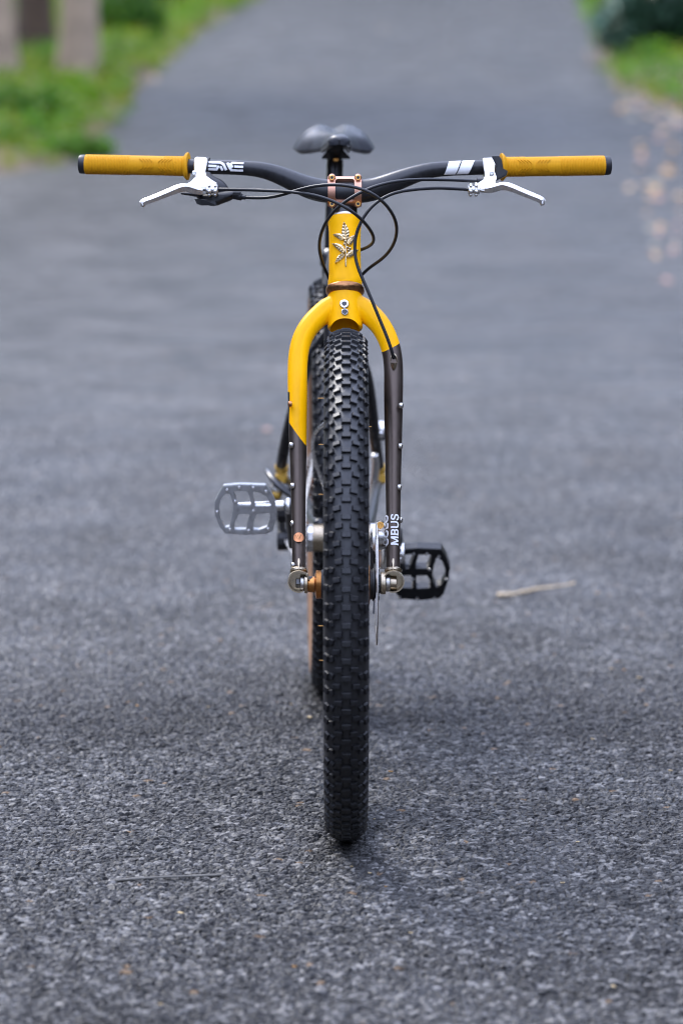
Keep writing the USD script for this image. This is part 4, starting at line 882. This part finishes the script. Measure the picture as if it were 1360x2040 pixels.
# ---- frame behind the fork, in black
ST_top, BB = P(660, 585, .93), P(688, 1072, .74)
def dark(name, pts, r, mat='black', seg=22, n=None, parent=None, label=None): return part(parent or bike, name, tube(pts, r, n, seg), M[mat], True, label)
hm = hb + ha * hl * .72; hd = hb + ha * hl * .2
dark('top_tube', [hm + np.array([0, .01, 0]), (hm + P(662, 560, .92)) / 2 + [0, 0, .01], P(662, 560, .92)], .0165)
dark('down_tube', [hd + np.array([0, .01, 0]), (hd + BB) / 2 + [0, 0, .0], BB], .020)
seat = dark('seat_tube', [P(660, 500, .95), P(664, 640, .90), P(675, 860, .82), BB], .0168)
part(seat, 'seat_collar', cyl(P(659.5, 528, .945), P(659.2, 508, .952), .0192, seg=30, bev=.002), M['black'], 35)
for py in (511, 523): part(seat, 'collar_bolt', cyl(P(645, py, .94), P(653, py, .94), .0042, seg=14, bev=.001), M['silver'], 35)
dark('seat_stay', [P(658, 660, .925), P(636, 690, .95), P(614, 722, .98), P(596, 775, 1.03), P(576, 850, 1.09), P(560, 930, 1.165)], [.011, .0115, .0115, .011, .0105, .0100])
dark('seat_stay', [P(664, 660, .925), P(690, 690, .95), P(718, 722, .98), P(736, 790, 1.03), P(745, 860, 1.09), P(755, 932, 1.165)], [.011, .0115, .0115, .011, .0105, .0100])
for px in (560.5, 756.5):
    s_ = -1 if px < 650 else 1
    lg = part(bike, 'rear_dropout', join(cyl(P(px, 926, 1.163), P(px - s_ * 1, 940, 1.17), .0125, .0115, 20, .002), put(cbox(.022, .03, .022, .005), P(px, 952, 1.172))), M['lug'], 35)
dark('chain_stay', [P(577, 960, 1.165), P(602, 985, 1.05), P(618, 1018, .93), P(640, 1050, .80)], [.009, .010, .0115, .014])
dark('chain_stay', [P(752, 965, 1.165), P(745, 985, 1.05), P(738, 1018, .93), P(728, 1050, .80)], [.009, .010, .0115, .014], 'darksteel')
# bottom bracket and cranks
bx = lambda px, py=1072, Yd=.74: P(px, py, Yd)
bb = part(bike, 'bottom_bracket', cyl(bx(622), bx(756), .0232, seg=40, bev=.001), M['olive'], 35, 'brass grey bottom bracket shell')
part(bb, 'cup', cyl(bx(611), bx(625), .0240, seg=12, bev=.002), M['silver'], 20); part(bb, 'cup', cyl(bx(752), bx(768), .0240, seg=12, bev=.002), M['silver'], 20)
part(bb, 'cup', cyl(bx(736), bx(752), .0250, seg=36, bev=.002), M['silver'], 35)
teeth = []
for k in range(30):
    a0 = 2 * math.pi * k / 30; teeth += [(.0585 * math.cos(a0), .0585 * math.sin(a0)), (.0640 * math.cos(a0 + .06), .0640 * math.sin(a0 + .06)), (.0640 * math.cos(a0 + .12), .0640 * math.sin(a0 + .12))]
cr = Polygon(teeth).difference(Point(0, 0).buffer(.046)); cr = unary_union([cr, Point(0, 0).buffer(.02)] + [LineString([(0, 0), (.05 * math.cos(t), .05 * math.sin(t))]).buffer(.006) for t in np.linspace(0, 2 * np.pi, 6)[:-1]])
ringp_ = part(bike, 'chainring', put(extr(cr, .0035), bx(604.5), [1, 0, 0], [0, 0, 1]), M['darksteel'], 20)
chain_path = []
for t in np.linspace(math.radians(85), math.radians(275), 26): chain_path.append(bx(606) + np.array([0, -.062 * math.sin(t) if False else -.063 * math.cos(t - math.pi / 2 - 0.0), .063 * math.sin(t) * 1.0]))
# chain: links round the front of the ring and back to the cassette
cc = bx(606); front = [cc + np.array([0, -.0625 * math.cos(t), .0625 * math.sin(t)]) for t in np.linspace(math.pi / 2, -math.pi / 2, 24)]
run1 = [cc + np.array([0, 0, .0625]) + (P(628, 905, 1.17) - cc - np.array([0, 0, .0625])) * t for t in np.linspace(1, 0, 36)[:-1]]
run2 = [cc - np.array([0, 0, .0625]) + (P(566, 1068, 1.16) - cc + np.array([0, 0, .0625])) * t for t in np.linspace(0, 1, 36)[1:]]
cp = np.array(run1 + front + run2); links = []
for i in range(len(cp) - 1):
    m_ = cyl(cp[i] + (-.0038, 0, 0), cp[i] + (.0038, 0, 0), .0032, seg=8); links.append(m_)
    d_ = cp[i + 1] - cp[i]
    for s_ in (-1, 1): links.append(put(cbox(.0012, .006, np.linalg.norm(d_) * .9, .0002), (cp[i] + cp[i + 1]) / 2 + [s_ * (.0030 if i % 2 else .0022), 0, 0], d_, [1, 0, 0]))
part(bike, 'chain', join(*links), M['steel'], 25, kind='stuff')
PL, PR = P(566, 1008, .58), P(802, 1131, .90)
def crank(a, b, side):
    """forged arm from the axle a to the pedal eye b"""
    pts = [a, a * .6 + b * .4, a * .2 + b * .8, b]
    t = hull(np.vstack([cyl(a - [.007, 0, 0], a + [.007, 0, 0], .018, seg=24, bev=.003).vertices, cyl(b - [.0065, 0, 0], b + [.0065, 0, 0], .0125, seg=24, bev=.003).vertices]))
    return t
cl_ = part(bike, 'crank_arm', crank(bx(583), P(575, 1008, .58), -1), M['darksteel'], 30)
cr_ = part(bike, 'crank_arm', crank(bx(792), P(800, 1131, .90), 1), M['darksteel'], 30)
part(cl_, 'pedal_boss', cyl(P(568, 1008, .58), P(580, 1008, .58), .0135, seg=28, bev=.003), M['silver'], 35)
part(cr_, 'crank_cap', cyl(P(796, 1102, .74), P(806, 1102, .74), .0175, seg=28, bev=.002), M['silver'], 35)
for k in range(10):
    a_ = k * .628; part(cr_, 'cap_notch', cyl(P(794, 1100, .735) + np.array([0, .0155 * math.cos(a_), .0155 * math.sin(a_)]), P(798, 1100, .735) + np.array([0, .0155 * math.cos(a_), .0155 * math.sin(a_)]), .0022, seg=8), M['silver'], 35)
# pedals: cast cages with windows, cross bars and pins, facing the camera
def pedal(outer, holes, o, Yd, mat, parent_label, spindle, pins, depth=.013, tilt=.12, thin=.0):
    s_ = S(Yd); ky = 1 / math.cos(math.atan(tilt) - CT)
    f_ = lambda pts: Polygon([((x - o[0]) * s_, -(y - o[1]) * s_ * ky) for x, y in pts]).buffer(-.002).buffer(.003).buffer(-.001)
    pol = f_(outer)
    for h_ in holes: pol = pol.difference(f_(h_).buffer(-.0001))
    n_ = unit([0, -1, tilt]); m_ = extr(pol, depth, .0016)
    cage = part(bike, 'pedal', put(m_, P(*o, Yd) - n_ * depth / 2, n_, [1, 0, 0]), M[mat], 25, parent_label)
    a_, b_ = spindle
    part(cage, 'spindle', cyl(P(*a_, Yd), P(*b_, Yd), .0068, .0085, 24, .001), M['silver' if mat == 'pedalgrey' else 'plastic'], 35)
    fr = frame(P(*o, Yd), n_, [1, 0, 0])
    for x, y in pins:
        q = np.array([(x - o[0]) * s_, -(y - o[1]) * s_ * ky, depth / 2, 1]); q = (fr @ q)[:3]
        part(cage, 'pin', put(lathe([(0, 0), (.0026, 0), (.0026, .0028), (.0020, .0032), (.0012, .0032), (.001, .002), (0, .002)], 14), q, n_), M['silver'], 30)
    return cage
M['pedalgrey'] = look('brushed_grey_metal', (.50, .51, .52), .34, 1.0, rvary=.08)
M['pedalblack'] = look('black_anodised', (.014, .014, .014), .30, .5, rvary=.08)
pedal([(446, 966), (478, 963), (530, 965), (543, 985), (553, 1008), (551, 1030), (543, 1056), (530, 1062), (490, 1064), (448, 1061), (437, 1047), (428, 1023), (428, 998), (436, 982)],
      [[(440, 993), (449, 982), (458, 982), (465, 1003), (463, 1022), (457, 1048), (448, 1049), (439, 1034), (436, 1012)],
       [(465, 977), (480, 976), (493, 977), (498, 990), (500, 1004), (474, 1004), (470, 990)],
       [(505, 977), (516, 979), (531, 987), (540, 1004), (509, 1004), (504, 990)],
       [(476, 1022), (498, 1022), (494, 1036), (490, 1053), (466, 1053), (468, 1038)],
       [(511, 1022), (538, 1020), (537, 1034), (532, 1048), (516, 1054), (503, 1053), (505, 1038)]],
      (490, 1013), .58, 'pedalgrey', 'silver grey platform pedal', ((466, 1010), (566, 1007)),
      [(453, 974), (477, 969), (505, 970), (530, 977), (469, 997), (433, 1018), (505, 1016), (458, 1053), (495, 1055), (534, 1052)], depth=.016, tilt=-.10)
part_p2 = pedal([(795, 1089), (830, 1086), (878, 1088), (888, 1104), (896, 1125), (893, 1150), (884, 1178), (876, 1187), (840, 1191), (795, 1188), (786, 1172), (783, 1140), (785, 1100)],
      [[(800, 1100), (818, 1098), (824, 1101), (819, 1116), (815, 1127), (796, 1127), (794, 1112)],
       [(833, 1099), (858, 1099), (857, 1112), (851, 1127), (827, 1127), (829, 1112)],
       [(869, 1103), (880, 1112), (887, 1130), (886, 1148), (879, 1160), (869, 1165), (861, 1152), (861, 1135), (865, 1116)],
       [(796, 1141), (818, 1141), (823, 1152), (822, 1167), (800, 1166), (794, 1155)],
       [(829, 1141), (850, 1141), (857, 1152), (857, 1166), (830, 1168), (828, 1155)]],
      (840, 1134), .90, 'pedalblack', 'black platform pedal', ((858, 1135), (796, 1131)),
      [(823, 1096), (849, 1096), (873, 1101), (855, 1127), (822, 1146), (889, 1147), (795, 1184), (831, 1186), (866, 1185)], depth=.022, tilt=-.42)

# ---- rear hub, cassette, derailleur, rear brake
part(bike, 'rear_hub', put(lathe([(0, -.07), (.009, -.07), (.012, -.05), (.030, -.034), (.030, -.030), (.018, -.026), (.018, .026), (.028, .030), (.028, .034), (.012, .05), (.009, .07), (0, .07)], 30), REAR, RAX), M['orange'], 30)
rc0 = REAR + np.array([0, 0, .0])
cas = None
for k, (r_, u_) in enumerate([(.062, .024), (.056, .028), (.050, .032), (.044, .036), (.039, .040), (.034, .044), (.029, .048), (.025, .052)]):
    nT = int(r_ * 2 * math.pi / .0127); tp = []
    for j in range(nT): a0 = 2 * math.pi * j / nT; d_ = 2 * math.pi / nT; tp += [((r_ - .003) * math.cos(a0), (r_ - .003) * math.sin(a0)), ((r_ + .002) * math.cos(a0 + .35 * d_), (r_ + .002) * math.sin(a0 + .35 * d_)), ((r_ + .002) * math.cos(a0 + .6 * d_), (r_ + .002) * math.sin(a0 + .6 * d_))]
    m_ = put(extr(Polygon(tp).difference(Point(0, 0).buffer(r_ * .6)), .0018), REAR + RAX * u_, RAX, [0, 0, 1])
    if cas is None: cas = part(bike, 'cassette', m_, M['cogs'], 20)
    else: part(cas, 'cog', m_, M['cogs'], 20)
der = part(bike, 'rear_derailleur', tube([P(531, 934, 1.19), P(541, 950, 1.15), P(558, 968, 1.13), P(580, 984, 1.12), P(597, 998, 1.11)], [.0045, .0065, .0085, .0090, .0080], 30, 14, flat=.7), M['black'], True)
part(der, 'knuckle', cyl(P(540, 976, 1.15), P(563, 976, 1.15), .0130, seg=26, bev=.004), M['steel'], 35)
part(der, 'knuckle', cyl(P(541, 985, 1.145), P(560, 985, 1.145), .0100, seg=26, bev=.003), M['lug'], 35)
part(der, 'cage_plate', hull([P(546, 1000, 1.15), P(560, 1000, 1.15), P(556, 1010, 1.12), P(556, 1092, 1.12), P(573, 1094, 1.12), P(566, 1000, 1.14), P(556, 1088, 1.15), P(573, 1090, 1.15)]), M['black'], 30)
for py in (1020, 1076): part(der, 'jockey_wheel', cyl(P(552, py, 1.12), P(574, py, 1.12), .0185, seg=11, bev=.002), M['plastic'], 20)
part(bike, 'gear_cable_loop', tube([P(655, 838, .70), P(643, 847, .71), P(631, 858, .72), P(623.5, 874, .73), P(622.5, 895, .735), P(627, 918, .74), P(636, 943, .745), P(650, 985, .75)], .0030, 60, 12), M['silver'], True, 'bright bent cable loop beside the rear tyre')
rcal = part(bike, 'rear_caliper', join(cyl(P(748, 855, 1.12), P(768, 858, 1.12), .016, seg=26, bev=.004), tube([P(744, 828, 1.12), P(745, 845, 1.12), P(752, 862, 1.12)], [.0075, .0085, .010], 14, 14)), M['lever'], 35)
part(rcal, 'bolt', cyl(P(741, 811, 1.12), P(750, 812, 1.12), .006, seg=14, bev=.001), M['gold'], 30)
part(rcal, 'body', put(cbox(.03, .03, .014, .003), P(753, 868, 1.12)), M['plastic'], 30)
part(rcal, 'piston_cap', cyl(P(756, 866, 1.10), P(760, 867, 1.09), .0055, seg=18, bev=.001), M['silver'], 30)
dark('rear_brake_hose', [P(746, 905, 1.1), P(748, 935, 1.12), P(744, 968, 1.13), P(738, 1000, 1.1)], [.0058, .0065, .0065, .006], 'lever')
dark('brake_mount_rod', [P(758, 965, 1.16), P(744, 985, 1.14), P(736, 1010, 1.1)], [.004, .004, .004], 'darksteel')
rdisc = Point(0, 0).buffer(.080, 40).difference(Point(0, 0).buffer(.064, 40))
part(bike, 'brake_disc', put(extr(unary_union([rdisc, Point(0, 0).buffer(.02)] + [LineString([(0, 0), (.066 * math.cos(t), .066 * math.sin(t))]).buffer(.004) for t in np.linspace(0, 2 * np.pi, 7)[:-1]]), .0018), REAR - RAX * .036, RAX, [0, 0, 1]), M['steel'], 20)

# ---- saddle and seatpost
SP0, SP1 = P(662, 520, .95), P(667, 322, .985)
post = part(bike, 'seatpost', cyl(SP0, SP1 + (SP1 - SP0) * .02, .0140, seg=32), M['black'], True)
part(post, 'post_head', hull(np.vstack([cyl(P(658, 316, .985), P(677, 316, .985), .010, seg=16).vertices, put(cbox(.026, .045, .014, .003), P(667.5, 300, .985)).vertices])), M['plastic'], 30)
part(post, 'clamp_plate', hull([P(641, 316, .975), P(697, 316, .975), P(652, 298, .975), P(684, 298, .975), P(641, 316, 1.005), P(697, 316, 1.005), P(652, 298, 1.005), P(684, 298, 1.005), P(641, 312, .975), P(697, 312, .975)]), M['plastic'], 25)
part(post, 'rail_cradle', put(cbox(.030, .055, .024, .004), P(667.5, 291, .985)), M['plastic'], 30)
part(post, 'bolt', put(cbox(.010, .010, .0055, .0015), P(669, 317.5, .968)), M['gold'], 30)
NS, NC = 52, 33
rings = []
for i in range(NS):
    t = (i / (NS - 1)) ** 1.5; Yd = .800 + .262 * t
    w = np.interp(t, [0, .06, .2, .45, .62, .78, .92, 1.0], [.0175, .0190, .0205, .0275, .0440, .0655, .0715, .0640])
    e = math.sqrt(max(0.0, 1 - (1 - min(1, t / .05)) ** 2)) * .92 + .08          # rounded nose
    cxm = P(np.interp(t, [0, 1], [676.0, 663.5]), 280, Yd)[0]
    zc = np.interp(t, [0, .06, .25, .5, .75, .92, 1], [1.0005, 1.0030, 1.0045, 1.0045, 1.0085, 1.0155, 1.0175]) - .006 * (1 - e)
    drop_ = np.interp(t, [0, .2, .45, .7, 1], [.008, .016, .026, .036, .042])
    chan = np.interp(t, [0, .3, .5, .7, .9, 1], [0, 0, .003, .007, .009, .009]); cw = np.interp(t, [0, .3, 1], [.004, .009, .013])
    thick = np.interp(t, [0, .3, 1], [.012, .010, .008]) * e
    s_ = np.linspace(-1, 1, NC); x = w * e * np.sin(s_ * np.pi / 2 * .98); a_ = np.abs(x / (w * e))
    zt = zc - drop_ * a_ ** 3.6 - chan * np.exp(-(x / cw) ** 2)
    topc = np.c_[cxm + x, np.full(NC, Yd), zt]; low = np.c_[cxm + x * .93, np.full(NC, Yd), zt - thick * (1 - .35 * a_ ** 2)][::-1]
    rings.append(np.vstack([topc, low]))
m2 = 2 * NC; V = np.vstack(rings + [[rings[0].mean(0)], [rings[-1].mean(0)]]); Fs = []
for i in range(NS - 1):
    for j in range(m2):
        k, l_ = i * m2 + j, i * m2 + (j + 1) % m2; Fs += [[k, l_, l_ + m2], [k, l_ + m2, k + m2]]
for j in range(m2):
    k = (j + 1) % m2; Fs += [[NS * m2, k, j], [NS * m2 + 1, (NS - 1) * m2 + j, (NS - 1) * m2 + k]]
sm = trimesh.Trimesh(V, np.array(Fs), process=True); sm.fix_normals()
if sm.volume < 0: sm.invert()
sad = part(bike, 'saddle', sm, M['saddle'], 50, 'black saddle with a central channel')
for s_ in (-1, 1):
    cx = P(668.5, 300, .98)[0]
    part(sad, 'rail', tube([[cx + s_ * .010 + .004, .83, .985], [cx + s_ * .021, .90, .974], [cx + s_ * .022, .97, .972], [cx + s_ * .024, 1.01, .975], [cx + s_ * .034 - .004, 1.05, .992]], .0035, 40, 10), M['darksteel'], True)
    part(sad, 'wing_brace', hull([P(668 + s_ * 17, 287, .99), P(668 + s_ * 40, 291, 1.0), P(668 + s_ * 26, 312, .985), P(668 + s_ * 20, 309, .985), P(668 + s_ * 34, 296, 1.0)]), M['plastic'], 30) if False else None
